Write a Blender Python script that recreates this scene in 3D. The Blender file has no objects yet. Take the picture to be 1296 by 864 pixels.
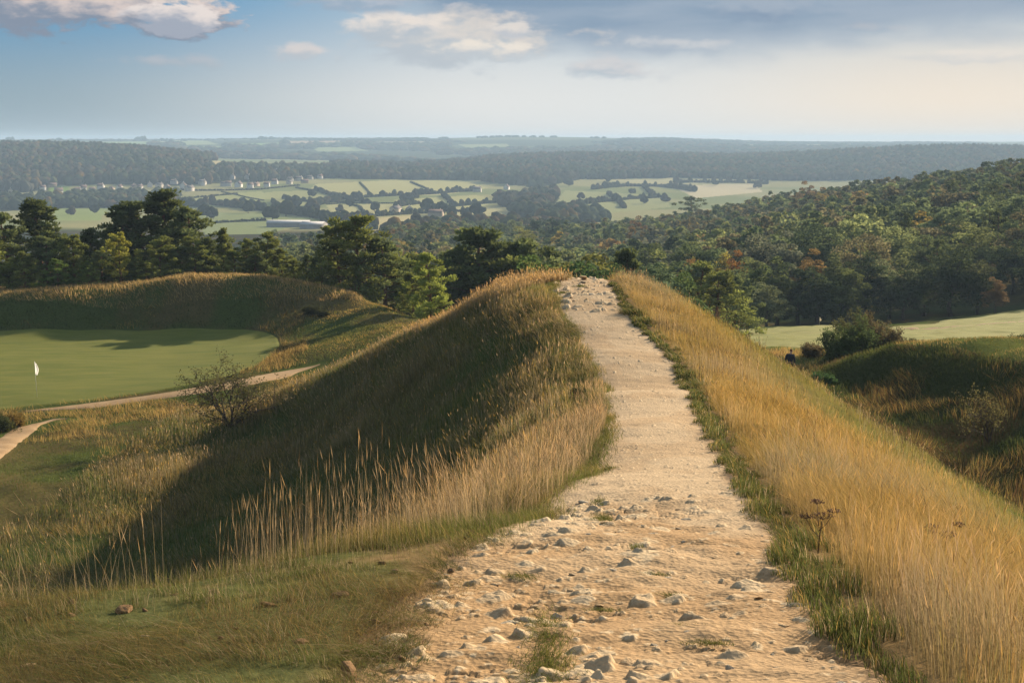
import bpy, bmesh, math, random
import numpy as np
from mathutils import Vector, Matrix

R = math.radians
rng = np.random.default_rng(7)
random.seed(7)
scene = bpy.context.scene
COL = scene.collection

# ------------------------------------------------------------------ camera frame
F = 1800.0                      # focal length of the survey photograph, in its pixels (50 mm)
HZ = 177                        # survey row of the true horizon
PITCH = math.atan((432 - HZ) / F)
TILT = (HZ - 170) / F
CP, SP = math.cos(PITCH), math.sin(PITCH)


def P(px, py, d):
    """Point of the place seen at survey pixel px,py, at forward distance d (camera height = 0)."""
    a = (px - 648) / F
    b = -(py - 432) / F
    yy = b * SP + CP
    return a * d / yy, d, (b * CP - SP) * d / yy


def proj(x, y, z):
    dep = np.maximum(y * CP - z * SP, 1e-3)
    up = y * SP + z * CP
    return 648 + F * x / dep, 432 - F * up / dep


# ------------------------------------------------------------------ noise helpers
def _hash(ix, iy, seed):
    h = (ix.astype(np.int64) * 374761393 + iy.astype(np.int64) * 668265263 + seed * 974634541) & 0x7fffffff
    h = ((h ^ (h >> 13)) * 1274126177) & 0x7fffffff
    h = (h ^ (h >> 16)) & 0x7fffffff
    return h / 0x7fffffff


def vnoise(x, y, seed=0):
    x = np.asarray(x, float); y = np.asarray(y, float)
    ix = np.floor(x); iy = np.floor(y)
    fx = x - ix; fy = y - iy
    fx = fx * fx * (3 - 2 * fx); fy = fy * fy * (3 - 2 * fy)
    a = _hash(ix, iy, seed); b = _hash(ix + 1, iy, seed)
    c = _hash(ix, iy + 1, seed); d = _hash(ix + 1, iy + 1, seed)
    return (a * (1 - fx) + b * fx) * (1 - fy) + (c * (1 - fx) + d * fx) * fy


def fbm(x, y, seed=0, octs=4, gain=0.5):
    s = 0.0; amp = 1.0; tot = 0.0; f = 1.0
    for o in range(octs):
        s = s + amp * vnoise(np.asarray(x) * f + 17.3 * o, np.asarray(y) * f - 9.1 * o, seed + o * 31)
        tot += amp; amp *= gain; f *= 2.03
    return s / tot


def sstep(a, b, x):
    t = np.clip((x - a) / (b - a), 0, 1)
    return t * t * (3 - 2 * t)


def inpoly(px, py, poly):
    px = np.asarray(px); py = np.asarray(py)
    r = np.zeros(px.shape, bool)
    n = len(poly)
    for i in range(n):
        x1, y1 = poly[i]; x2, y2 = poly[(i + 1) % n]
        if y1 == y2:
            continue
        c = ((y1 > py) != (y2 > py)) & (px < (x2 - x1) * (py - y1) / (y2 - y1) + x1)
        r ^= c
    return r


# ------------------------------------------------------------------ the footpath
PATH_D = np.array([-12, 0, 4, 8, 12, 19, 28, 36, 42, 50, 57, 61, 66, 75])
PATH_DROP = np.array([0.4, 1.72, 2.4, 3.05, 3.6, 4.5, 5.6, 6.5, 6.72, 6.52, 6.24, 6.2, 6.9, 9.2])
PATH_DROP = PATH_DROP - TILT * PATH_D
PATH_L = np.array([-1.6, -1.0, -.75, -.50, -.25, 1.0, 1.85, 2.42, 2.34, 2.08, 1.75, 1.65, 1.65, 1.8])
PATH_R = np.array([1.1, 1.5, 1.75, 1.95, 2.3, 2.9, 3.76, 4.46, 4.70, 4.32, 4.1, 4.05, 4.05, 4.0])


def path_l(d): return np.interp(d, PATH_D, PATH_L)
def path_r(d): return np.interp(d, PATH_D, PATH_R)
def path_drop(d): return np.interp(d, PATH_D, PATH_DROP)


# ------------------------------------------------------------------ near terrain: survey points (x, y, z)
C = []
for d in (-12, -4, 2, 6, 10, 14, 18, 23, 28, 32, 36, 40, 45, 50, 54, 58, 61, 66):
    dr = float(path_drop(d)); l = float(path_l(d)); r = float(path_r(d))
    C += [(l, d, -dr + .02), ((l + r) / 2, d, -dr - .03), (r, d, -dr + .03), (r + .4, d, -dr + .16)]
    k = 1.0 if d < 58 else .9
    for q, dz in ((2.2, .3), (5, 1.65), (9, 4.0), (13, 6.3)):
        if d < 48 or q < 12:
            C.append((r + q, d, max(-dr - dz * (k if d < 52 else 1.12), -13.4)))
# lip of the left bank and the flank under it
LIP = [(-9.5, 7.5, 2.95, -.3, .95), (-6.2, 9, 3.2, -.35, .94), (-3.6, 10.2, 3.36, -.45, .9), (-2.1, 11.2, 3.5, -.5, .87), (-.7, 13.2, 3.68, -.75, .66),
       (.5, 18, 4.4, -.95, .3), (1.5, 26, 5.35, -1, .1), (2.0, 34, 6.12, -1, .05), (2.1, 42, 6.66, -1, .0), (1.6, 50, 6.55, -1, 0), (.9, 55, 6.35, -1, -.1), (.15, 58.5, 6.35, -.9, .1)]
LIP = [(a, b, c - TILT * b, d, e) for a, b, c, d, e in LIP]
for (x, y, dr, nx, ny) in LIP:
    C.append((x, y, -dr))
    for q, dz in ((.8, .32), (2.5, 1.6), (5, 3.5), (8.5, 6.0), (12, 8.4)):
        if dr + dz < 14.6 and y < 57:
            C.append((x + nx * q, y + ny * q, -dr - dz))
# the nose of the ridge running down to the left, and the ground behind it
for px, py, d in ((625, 374, 62), (600, 386, 65), (570, 398, 68), (540, 412, 71), (505, 432, 74), (470, 452, 77), (430, 478, 79), (400, 499, 80), (360, 522, 81)):
    x, y, z = P(px, py, d)
    C.append((x, y, z))
    C.append((x + 2, y + 5, z - 2.0)); C.append((x + 3, y + 11, max(z - 5.0, -16.6)))
C += [(3, 68, -7.4), (3, 75, -10.2), (3, 85, -14.5), (10, 72, -10.6), (8, 80, -13.2), (3, 100, -19), (-3, 95, -17.5)]
for t in [
    # hollow floor, left
    (0, 600, 62), (100, 640, 56), (0, 540, 77), (0, 520, 83), (44, 502, 86), (0, 455, 102), (100, 460, 100), (200, 470, 97), (330, 440, 106), (150, 540, 76), (250, 560, 70), (350, 566, 65),
    (300, 600, 60), (410, 590, 57), (-100, 520, 83), (-100, 600, 60), (-250, 470, 96), (-250, 560, 70), (250, 500, 86), (120, 510, 85), (150, 430, 112), (340, 480, 90),
    # putting green far edge and the mound behind it
    (0, 415, 117), (100, 413, 118), (200, 412, 119), (300, 411, 118), (355, 432, 111), (-150, 416, 117), (-150, 380, 127),
    (0, 395, 118), (100, 392, 118.8), (200, 385, 119.4), (270, 380, 119.2), (335, 380, 118.4),
    (0, 373, 119.4), (60, 372, 119.8), (100, 368, 120.4), (200, 358, 121), (270, 351, 121), (335, 351, 121), (420, 363, 122), (480, 379, 118.5), (540, 402, 111.5),
    (0, 372, 124), (100, 367, 125), (200, 357, 126), (270, 350.5, 126), (340, 351, 125), (575, 420, 106),
    (385, 392, 118.5), (430, 392, 117), (430, 425, 107), (400, 462, 97), (500, 405, 110), (490, 440, 98), (530, 425, 100), (440, 455, 96), (380, 440, 105),
    # behind the mound
    (0, 366, 140), (150, 362, 142), (300, 360, 145), (420, 385, 140), (500, 405, 130), (560, 430, 120), (0, 356, 158), (300, 364, 158), (450, 395, 158), (600, 450, 140), (650, 480, 140), (750, 470, 140),
    # right hollow, and the mound beyond it
    (1040, 482, 75), (1060, 502, 71), (1100, 530, 65), (1150, 560, 60), (1200, 590, 56), (1250, 620, 52.5), (1296, 650, 49.5), (1400, 730, 41), (1500, 800, 36),
    (1300, 560, 56), (1240, 545, 59), (1180, 520, 63), (1120, 500, 68), (1400, 600, 51),
    (1080, 478, 73), (1120, 478, 71), (1180, 483, 67.5), (1240, 492, 64.5), (1296, 505, 61.5), (1400, 530, 57),
    (1027, 468, 78), (1060, 454, 76.5), (1090, 445, 74.5), (1130, 439.5, 72), (1180, 440.5, 70), (1240, 450, 67), (1296, 462, 64), (1400, 475, 60), (1550, 480, 57),
    (1000, 484, 82), (985, 474, 84), (960, 456, 87), (1012, 480, 80), (1060, 448, 86), (1130, 442, 85), (1200, 442, 84), (1296, 448, 80),
    (885, 405, 64), (920, 427, 67), (960, 452, 70), (1000, 480, 73), (1020, 484, 76),
    # fairway
    (950, 438, 95), (1000, 440, 94), (1100, 437, 95), (1200, 436, 95), (1296, 434, 95), (1450, 430, 95), (930, 428, 120), (1000, 425, 125), (1100, 424, 125), (1200, 421, 130), (1296, 412, 135), (1450, 405, 130),
    (930, 414, 185), (1030, 411, 188), (1100, 413, 195), (1200, 408, 190), (1296, 392, 190), (1450, 375, 190), (1180, 412, 165), (1260, 402, 165), (860, 430, 160),
    (0, 341, 200), (300, 352, 200), (500, 388, 200), (650, 440, 200), (800, 424, 200), (950, 412, 205), (1100, 409, 210), (1296, 388, 205),
    (0, 344, 240), (300, 351, 240), (500, 376, 240), (650, 405, 240), (800, 395, 240), (950, 376, 240), (1100, 360, 240), (1296, 338, 240),
]:
    C.append(P(*t))
C += [(-3, 8, -3.08), (-6, 6, -2.75), (-6, 0, -1.9), (-10, 0, -2.3), (6, 0, -2.2), (10, 4, -4), (14, 0, -5.5), (0, -18, .4), (-18, -10, -4), (15, -15, -4), (-30, 0, -14), (-17, 5, -7),
      (25, 0, -12.5), (19, 20, -13), (17.8, 30, -13.2), (28, 30, -12), (-16, 30, -14.6), (-21, 45, -14.9), (-32, 55, -15), (-20, 20, -14), (-45, 30, -15), (40, 40, -10.5), (60, 60, -10.5), (-80, 60, -15), (-80, 0, -15), (80, 0, -12), (80, 150, -15), (-80, 150, -15)]
C = np.array(C, float)


def rbf_fit(pts, val, reg=1e-6):
    n, k = pts.shape
    D = np.sqrt(((pts[:, None] - pts[None]) ** 2).sum(-1))
    Pm = np.hstack([np.ones((n, 1)), pts])
    A = np.zeros((n + k + 1, n + k + 1))
    A[:n, :n] = -D + np.eye(n) * reg; A[:n, n:] = Pm; A[n:, :n] = Pm.T
    return np.linalg.solve(A, np.concatenate([val, np.zeros(k + 1)]))


def rbf_eval(pts, w, q):
    n, k = pts.shape
    out = np.empty(len(q))
    for s in range(0, len(q), 20000):
        qq = q[s:s + 20000]
        D = np.sqrt(((qq[:, None, 0] - pts[None, :, 0]) ** 2) + ((qq[:, None, 1] - pts[None, :, 1]) ** 2))
        out[s:s + 20000] = -(D @ w[:n]) + w[n] + qq @ w[n + 1:]
    return out


def gsmooth(A, sig):
    r = int(3 * sig) + 1
    k = np.exp(-.5 * (np.arange(-r, r + 1) / sig) ** 2); k /= k.sum()
    for ax in (0, 1):
        Bp = np.pad(A, [(r, r) if i == ax else (0, 0) for i in (0, 1)], mode='edge')
        out = 0
        for i, kv in enumerate(k):
            sl = [slice(None)] * 2; sl[ax] = slice(i, i + A.shape[ax])
            out = out + kv * Bp[tuple(sl)]
        A = out
    return A


GS = 0.3
NX0, NX1, NY0, NY1 = -100., 100., -22., 255.
gx = np.arange(NX0, NX1 + GS / 2, GS); gy = np.arange(NY0, NY1 + GS / 2, GS)
_GX, _GY = np.meshgrid(gx, gy)          # [iy, ix]
# coarse RBF then bilinear up: evaluate on a 0.6 m grid
_cx = np.arange(NX0, NX1 + .3, .6); _cy = np.arange(NY0, NY1 + .3, .6)
_CX, _CY = np.meshgrid(_cx, _cy)
_w = rbf_fit(C[:, :2], C[:, 2], 0.02)
_NZ = rbf_eval(C[:, :2], _w, np.stack([_CX.ravel(), _CY.ravel()], 1)).reshape(_CX.shape)


def bilin(A, x0, y0, s, x, y):
    fx = np.clip((np.asarray(x, float) - x0) / s, 0, A.shape[1] - 1.001); fy = np.clip((np.asarray(y, float) - y0) / s, 0, A.shape[0] - 1.001)
    ix = fx.astype(int); iy = fy.astype(int); tx = fx - ix; ty = fy - iy
    return (A[iy, ix] * (1 - tx) + A[iy, ix + 1] * tx) * (1 - ty) + (A[iy + 1, ix] * (1 - tx) + A[iy + 1, ix + 1] * tx) * ty


_N1 = bilin(_NZ, NX0, NY0, .6, _GX, _GY)
_Na = gsmooth(_N1, 1.6); _Nb = gsmooth(_N1, 4.0)
_wm = sstep(40, 75, _GY)
NEAR = _Na * (1 - _wm) + _Nb * _wm
# lumps and hollows of rough grassland
_off = np.minimum(np.abs(_GX - path_l(_GY)), np.abs(_GX - path_r(_GY)))
_inside = (_GX > path_l(_GY)) & (_GX < path_r(_GY)) & (_GY < 66)
_und = np.where(_inside, 0, sstep(.1, 2.5, _off))
_lev = (_GX < -7) & (_GX > -75) & (_GY > 82) & (_GY < 118) & (NEAR < -14.6)
_und = _und * (1 - .9 * gsmooth(_lev.astype(float), 6))
NEAR = NEAR + _und * ((fbm(_GX * .35, _GY * .35, 3, 3) - .5) * .42 + (fbm(_GX * 1.1, _GY * 1.1, 9, 2) - .5) * .16) * sstep(-5, 10, _GY)

# ------------------------------------------------------------------ far terrain: columns (bearing) by log distance -> drop
FAR = {
    150: [(-700, 15), (0, 15.5), (300, 16), (500, 18.5), (650, 25), (800, 24), (950, 21), (1100, 20), (1296, 19.5), (2000, 14)],
    200: [(-700, 18), (0, 19), (300, 20.2), (500, 24), (650, 30), (800, 28.2), (950, 27), (1100, 26.6), (1296, 24.3), (2000, 18)],
    240: [(-700, 23), (0, 23.2), (300, 24.2), (500, 27.5), (650, 31.3), (800, 30), (950, 27.5), (1100, 25.5), (1296, 22.4), (2000, 14)],
    300: [(-700, 30), (0, 30), (300, 32), (500, 34), (650, 37), (800, 35), (950, 31), (1100, 27), (1296, 23), (2000, 10)],
    400: [(-700, 40), (0, 41), (300, 42), (500, 42), (650, 43.5), (800, 42), (950, 36), (1100, 29.5), (1296, 21.5), (2000, 8)],
    500: [(-700, 46), (0, 48), (300, 49), (500, 48), (650, 47), (800, 44), (950, 38), (1100, 30.5), (1296, 19.5), (2000, 4)],
    600: [(-700, 50), (0, 52), (300, 53), (500, 52), (650, 51), (800, 49), (950, 40.5), (1100, 31.5), (1200, 27), (1296, 22), (2000, 4)],
    700: [(-700, 55), (0, 56), (300, 57), (500, 56), (650, 56), (800, 55), (950, 43), (1000, 38.5), (1100, 36), (1200, 34), (1296, 30), (2000, 8)],
    850: [(-700, 58), (0, 60), (300, 60), (500, 60), (650, 61), (800, 63), (950, 56), (1100, 56), (1296, 52), (2000, 20)],
    1000: [(-700, 60), (0, 62), (300, 63), (500, 63), (650, 64.5), (800, 67), (950, 68), (1100, 68), (1296, 66), (2000, 50)],
    1300: [(-700, 66), (0, 69), (300, 69), (500, 69), (650, 70), (800, 71), (950, 72), (1296, 74), (2000, 74)],
    1600: [(-700, 60), (0, 66), (150, 67), (300, 67), (500, 66.5), (650, 68), (800, 70.5), (1000, 73.5), (1296, 75), (2000, 75)],
    1900: [(-700, 34), (0, 44), (200, 47), (300, 52), (400, 58), (500, 61), (650, 65), (800, 69), (1000, 72), (1296, 73), (2000, 70)],
    2150: [(-700, 18), (0, 22), (100, 23), (180, 28), (250, 38), (300, 46), (400, 54), (500, 60), (600, 60), (700, 58), (800, 60), (1000, 66), (1296, 66), (2000, 60)],
    2600: [(-700, 30), (0, 40), (200, 44), (300, 50), (450, 58), (560, 58), (620, 46), (700, 40), (820, 41), (900, 48), (1000, 44), (1100, 34), (1200, 28), (1296, 30), (2000, 30)],
    3100: [(-700, 40), (0, 50), (300, 54), (450, 60), (560, 64), (620, 62), (700, 58), (820, 58), (900, 56), (1000, 52), (1100, 46), (1200, 44), (1296, 42), (2000, 40)],
    3900: [(-700, 30), (0, 33), (300, 38), (440, 44), (520, 48), (650, 44), (800, 42), (1000, 46), (1296, 50), (2000, 40)],
    5000: [(-700, 22), (0, 27), (120, 22), (220, 24), (340, 16), (430, 20), (520, 17), (650, 8), (760, 14), (860, 18), (940, 30), (1000, 34), (1296, 34), (2000, 34)],
    7500: [(-700, 60), (0, 62), (430, 60), (650, 52), (860, 46), (1000, 40), (1296, 40), (2000, 40)],
    16000: [(-700, 150), (0, 150), (650, 140), (1000, 130), (1296, 130), (2000, 130)],
}
_fc = []
for d, row in FAR.items():
    for px, dr in row:
        _fc.append((px / 250., math.log(d) * 4.0, dr / d * F - (HZ - 170)))
_fc = np.array(_fc)
_fw = rbf_fit(_fc[:, :2], _fc[:, 2], .002)
FPX0, FPXS = -1500., 12.; FL0, FLS = math.log(120.), .02
_fpx = np.arange(FPX0, 2800, FPXS); _fl = np.arange(FL0, math.log(20000.), FLS)
_FX, _FL = np.meshgrid(_fpx, _fl)
_FZ = rbf_eval(_fc[:, :2], _fw, np.stack([np.clip(_FX, -700, 2000).ravel() / 250., _FL.ravel() * 4.0], 1)).reshape(_FX.shape)
_FZ = gsmooth(_FZ, 1.5)


def far_z(x, y):
    x = np.asarray(x, float); y = np.maximum(np.asarray(y, float), 121.)
    px = 648 + F * x / y
    l = np.log(y)
    fx = np.clip((px - FPX0) / FPXS, 0, _FZ.shape[1] - 1.001); fy = np.clip((l - FL0) / FLS, 0, _FZ.shape[0] - 1.001)
    ix = fx.astype(int); iy = fy.astype(int); tx = fx - ix; ty = fy - iy
    v = (_FZ[iy, ix] * (1 - tx) + _FZ[iy, ix + 1] * tx) * (1 - ty) + (_FZ[iy + 1, ix] * (1 - tx) + _FZ[iy + 1, ix + 1] * tx) * ty
    z = -v * y / F
    return z + (fbm(x / 160., y / 160., 21, 3) - .5) * np.clip((y - 250) / 500, 0, 1) * 4.0


def height(x, y):
    x = np.asarray(x, float); y = np.asarray(y, float)
    n = bilin(NEAR, NX0, NY0, GS, x, y)
    f = far_z(x, y)
    w = np.maximum(sstep(165, 235, y), sstep(70, 98, np.abs(x)) * sstep(100, 140, y))
    return n * (1 - w) + f * w
EXPOSURE = 1.3
HAZE = 1.8e-4

# ------------------------------------------------------------------ mesh building
def make_mesh(name, V, Q=None, T=None, mats=(), col=None, smooth=False, mi=None):
    """V (n,3); Q quads (m,4); T triangles (k,3); col (n,3) per-vertex albedo."""
    me = bpy.data.meshes.new(name)
    V = np.asarray(V, np.float32)
    Q = np.zeros((0, 4), np.int32) if Q is None else np.asarray(Q, np.int32).reshape(-1, 4)
    T = np.zeros((0, 3), np.int32) if T is None else np.asarray(T, np.int32).reshape(-1, 3)
    me.vertices.add(len(V)); me.vertices.foreach_set('co', V.ravel())
    me.loops.add(Q.size + T.size)
    me.loops.foreach_set('vertex_index', np.concatenate([Q.ravel(), T.ravel()]).astype(np.int32))
    me.polygons.add(len(Q) + len(T))
    st = np.concatenate([np.arange(len(Q)) * 4, Q.size + np.arange(len(T)) * 3]).astype(np.int32)
    me.polygons.foreach_set('loop_start', st)
    if smooth is not False:
        me.polygons.foreach_set('use_smooth', np.ones(len(st), bool) if smooth is True else np.asarray(smooth, bool))
    for m in mats:
        me.materials.append(m)
    if mi is not None:
        me.polygons.foreach_set('material_index', np.asarray(mi, np.int32))
    if col is not None:
        a = me.color_attributes.new('Col', 'FLOAT_COLOR', 'POINT')
        c = np.ones((len(V), 4), np.float32); c[:, :3] = col
        a.data.foreach_set('color', c.ravel())
    me.update()
    return me


class Buf:
    def __init__(s): s.V = []; s.Q = []; s.T = []; s.C = []; s.n = 0

    def add(s, V, Q=None, T=None, C=None):
        V = np.asarray(V, float).reshape(-1, 3)
        s.V.append(V)
        if Q is not None and len(Q): s.Q.append(np.asarray(Q).reshape(-1, 4) + s.n)
        if T is not None and len(T): s.T.append(np.asarray(T).reshape(-1, 3) + s.n)
        c = np.ones((len(V), 3)) * (np.asarray(C) if C is not None else 1.0)
        s.C.append(c); s.n += len(V)

    def mesh(s, name, mats=(), smooth=False):
        return make_mesh(name, np.concatenate(s.V), np.concatenate(s.Q) if s.Q else None, np.concatenate(s.T) if s.T else None, mats, np.concatenate(s.C), smooth)


def tube(buf, pts, rad, seg=6, C=None, cap=True):
    pts = np.asarray(pts, float); n = len(pts); rad = np.broadcast_to(np.asarray(rad, float), (n,))
    t = np.gradient(pts, axis=0); t /= np.linalg.norm(t, axis=1)[:, None] + 1e-9
    ref = np.array([0., 0, 1]) if abs(t[0][2]) < .9 else np.array([1., 0, 0])
    u = np.cross(t, ref); u /= np.linalg.norm(u, axis=1)[:, None] + 1e-9
    v = np.cross(t, u)
    a = np.arange(seg) / seg * 2 * np.pi
    V = pts[:, None] + rad[:, None, None] * (np.cos(a)[None, :, None] * u[:, None] + np.sin(a)[None, :, None] * v[:, None])
    i = np.arange(n * seg).reshape(n, seg)
    Q = np.stack([i[:-1], np.roll(i, -1, 1)[:-1], np.roll(i, -1, 1)[1:], i[1:]], -1).reshape(-1, 4)
    V = V.reshape(-1, 3)
    T = None
    if cap:
        V = np.vstack([V, pts[-1:] + t[-1:] * rad[-1] * .3, pts[:1]])
        k = n * seg
        T = [(i[-1, j], i[-1, (j + 1) % seg], k) for j in range(seg)] + [(i[0, (j + 1) % seg], i[0, j], k + 1) for j in range(seg)]
    buf.add(V, Q, T, C)


def rand_unit(n, g):
    v = g.normal(size=(n, 3)); return v / np.linalg.norm(v, axis=1)[:, None]


def leaves(buf, cen, axis, nrm, L, W, C, g):
    """cen (n,3); axis long direction; nrm approximate facing; lozenge leaf cards"""
    n = len(cen)
    axis = axis / (np.linalg.norm(axis, axis=1)[:, None] + 1e-9)
    side = np.cross(axis, nrm); side /= np.linalg.norm(side, axis=1)[:, None] + 1e-9
    L = np.broadcast_to(np.asarray(L), (n,))[:, None]; W = np.broadcast_to(np.asarray(W), (n,))[:, None]
    V = np.stack([cen - axis * L * .5, cen + side * W * .5 + axis * L * .05, cen + axis * L * .5, cen - side * W * .5 + axis * L * .05], 1).reshape(-1, 3)
    Q = np.arange(4 * n).reshape(n, 4)
    C = np.broadcast_to(np.asarray(C), (n, 3))
    buf.add(V, Q, None, np.repeat(C, 4, 0))


# ------------------------------------------------------------------ materials
def nodes_of(name):
    m = bpy.data.materials.new(name); m.use_nodes = True
    nt = m.node_tree; nt.nodes.clear()
    return m, nt, nt.nodes, nt.links


def add(nt, typ, **kw):
    n = nt.nodes.new(typ)
    for k, v in kw.items():
        if k.startswith('i_'):
            n.inputs[k[2:].replace('_', ' ')].default_value = v
        elif k.startswith('n_'):
            n.inputs[int(k[2:])].default_value = v
        else:
            setattr(n, k, v)
    return n


def foliage_mat(name, trans=.35, obj_color=True, rand=.10, nscale=3.0):
    m, nt, N, Lk = nodes_of(name)
    out = add(nt, 'ShaderNodeOutputMaterial')
    at = add(nt, 'ShaderNodeAttribute', attribute_name='Col')
    cur = at.outputs['Color']
    if obj_color:
        oi = add(nt, 'ShaderNodeObjectInfo')
        mx = add(nt, 'ShaderNodeMix', data_type='RGBA', blend_type='MULTIPLY'); mx.inputs[0].default_value = 1
        Lk.new(cur, mx.inputs[6]); Lk.new(oi.outputs['Color'], mx.inputs[7]); cur = mx.outputs[2]
    hs = add(nt, 'ShaderNodeHueSaturation')
    tc = add(nt, 'ShaderNodeTexCoord'); nz = add(nt, 'ShaderNodeTexNoise'); nz.inputs['Scale'].default_value = nscale; nz.inputs['Detail'].default_value = 2
    Lk.new(tc.outputs['Object'], nz.inputs['Vector'])
    mr = add(nt, 'ShaderNodeMapRange'); mr.inputs[1].default_value = .3; mr.inputs[2].default_value = .7; mr.inputs[3].default_value = 1 - rand * 3; mr.inputs[4].default_value = 1 + rand * 3
    Lk.new(nz.outputs[0], mr.inputs[0]); Lk.new(mr.outputs[0], hs.inputs['Value'])
    Lk.new(cur, hs.inputs['Color'])
    df = add(nt, 'ShaderNodeBsdfDiffuse'); tr = add(nt, 'ShaderNodeBsdfTranslucent')
    Lk.new(hs.outputs[0], df.inputs[0]); Lk.new(hs.outputs[0], tr.inputs[0])
    ms = add(nt, 'ShaderNodeMixShader'); ms.inputs[0].default_value = trans
    Lk.new(df.outputs[0], ms.inputs[1]); Lk.new(tr.outputs[0], ms.inputs[2])
    Lk.new(ms.outputs[0], out.inputs[0])
    return m


def matte(name, color, var=.25, scale=6.0, rough=.9, color2=None, bump=0.0, attr=False, detail=5.0, spec=.15):
    m, nt, N, Lk = nodes_of(name)
    out = add(nt, 'ShaderNodeOutputMaterial'); b = add(nt, 'ShaderNodeBsdfPrincipled')
    b.inputs['Roughness'].default_value = rough; b.inputs['Specular IOR Level'].default_value = spec
    tc = add(nt, 'ShaderNodeTexCoord'); nz = add(nt, 'ShaderNodeTexNoise'); nz.inputs['Scale'].default_value = scale; nz.inputs['Detail'].default_value = detail
    Lk.new(tc.outputs['Object'], nz.inputs['Vector'])
    mx = add(nt, 'ShaderNodeMix', data_type='RGBA')
    c2 = color2 or tuple(c * (1 - var) for c in color)
    mr = add(nt, 'ShaderNodeMapRange'); mr.inputs[1].default_value = .35; mr.inputs[2].default_value = .65
    Lk.new(nz.outputs[0], mr.inputs[0]); Lk.new(mr.outputs[0], mx.inputs[0])
    mx.inputs[6].default_value = (*color, 1); mx.inputs[7].default_value = (*c2, 1)
    cur = mx.outputs[2]
    if attr:
        at = add(nt, 'ShaderNodeAttribute', attribute_name='Col')
        mm = add(nt, 'ShaderNodeMix', data_type='RGBA', blend_type='MULTIPLY'); mm.inputs[0].default_value = 1
        Lk.new(cur, mm.inputs[6]); Lk.new(at.outputs['Color'], mm.inputs[7]); cur = mm.outputs[2]
    Lk.new(cur, b.inputs['Base Color'])
    if bump:
        bp = add(nt, 'ShaderNodeBump'); bp.inputs['Strength'].default_value = 1; bp.inputs['Distance'].default_value = bump
        Lk.new(nz.outputs[0], bp.inputs['Height']); Lk.new(bp.outputs[0], b.inputs['Normal'])
    Lk.new(b.outputs[0], out.inputs[0])
    return m


# ------------------------------------------------------------------ objects
def link(name, me, parent=None, loc=None):
    o = bpy.data.objects.new(name, me); COL.objects.link(o)
    if parent is not None: o.parent = parent
    if loc is not None: o.location = loc
    return o


def tag(o, label=None, cat=None, group=None, kind=None):
    if label: o['label'] = label
    if cat: o['category'] = cat
    if group: o['group'] = group
    if kind: o['kind'] = kind
    return o


def thing(name, label, cat, loc, group=None, rz=0.0, scale=None):
    o = bpy.data.objects.new(name, None); COL.objects.link(o)
    o.empty_display_size = .3
    o.location = loc; o.rotation_euler = (0, 0, rz)
    if scale is not None: o.scale = scale if hasattr(scale, '__len__') else (scale,) * 3
    return tag(o, label, cat, group)


def hit(px, py, d0=60., d1=9000., n=1500):
    """distance at which the view line through px,py meets the ground"""
    d = np.geomspace(d0, d1, n)
    x, y, z = P(px, py, d)
    below = z < height(x, y)
    k = int(np.argmax(below)) if below.any() else n - 1
    return float(x[k]), float(y[k]), float(height(x[k], y[k]))


def gz(x, y): return float(height(x, y))

# ------------------------------------------------------------------ land cover
def mixc(a, b, w): return a + (np.asarray(b) - a) * np.asarray(w)[..., None]


GREEN = np.array([.062, .078, .022]); STRAW = np.array([.25, .175, .07]); DRY = np.array([.105, .078, .034]); SOIL = np.array([.33, .215, .105])
DARKWOOD = np.array([.028, .032, .014])
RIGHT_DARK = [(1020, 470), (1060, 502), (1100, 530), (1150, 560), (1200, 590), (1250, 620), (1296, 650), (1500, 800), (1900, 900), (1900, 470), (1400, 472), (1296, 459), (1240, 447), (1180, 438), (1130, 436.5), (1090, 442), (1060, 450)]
GREEN_EDGE = [(-260, 520), (-120, 523), (0, 520), (44, 515), (110, 508), (180, 499), (240, 488), (290, 476), (325, 463), (345, 450), (356, 437), (353, 425), (335, 418.5), (300, 415), (200, 416), (100, 417), (0, 418), (-120, 422), (-260, 432)]
FAIR_EDGE = [(905, 420), (945, 413.2), (1030, 411.5), (1100, 413.5), (1180, 411), (1205, 403.5), (1250, 398), (1296, 391), (1500, 372), (1800, 372), (1800, 440), (1500, 437), (1296, 437), (1240, 440), (1180, 441), (1100, 442), (1000, 442), (950, 440), (905, 436)]

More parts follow.
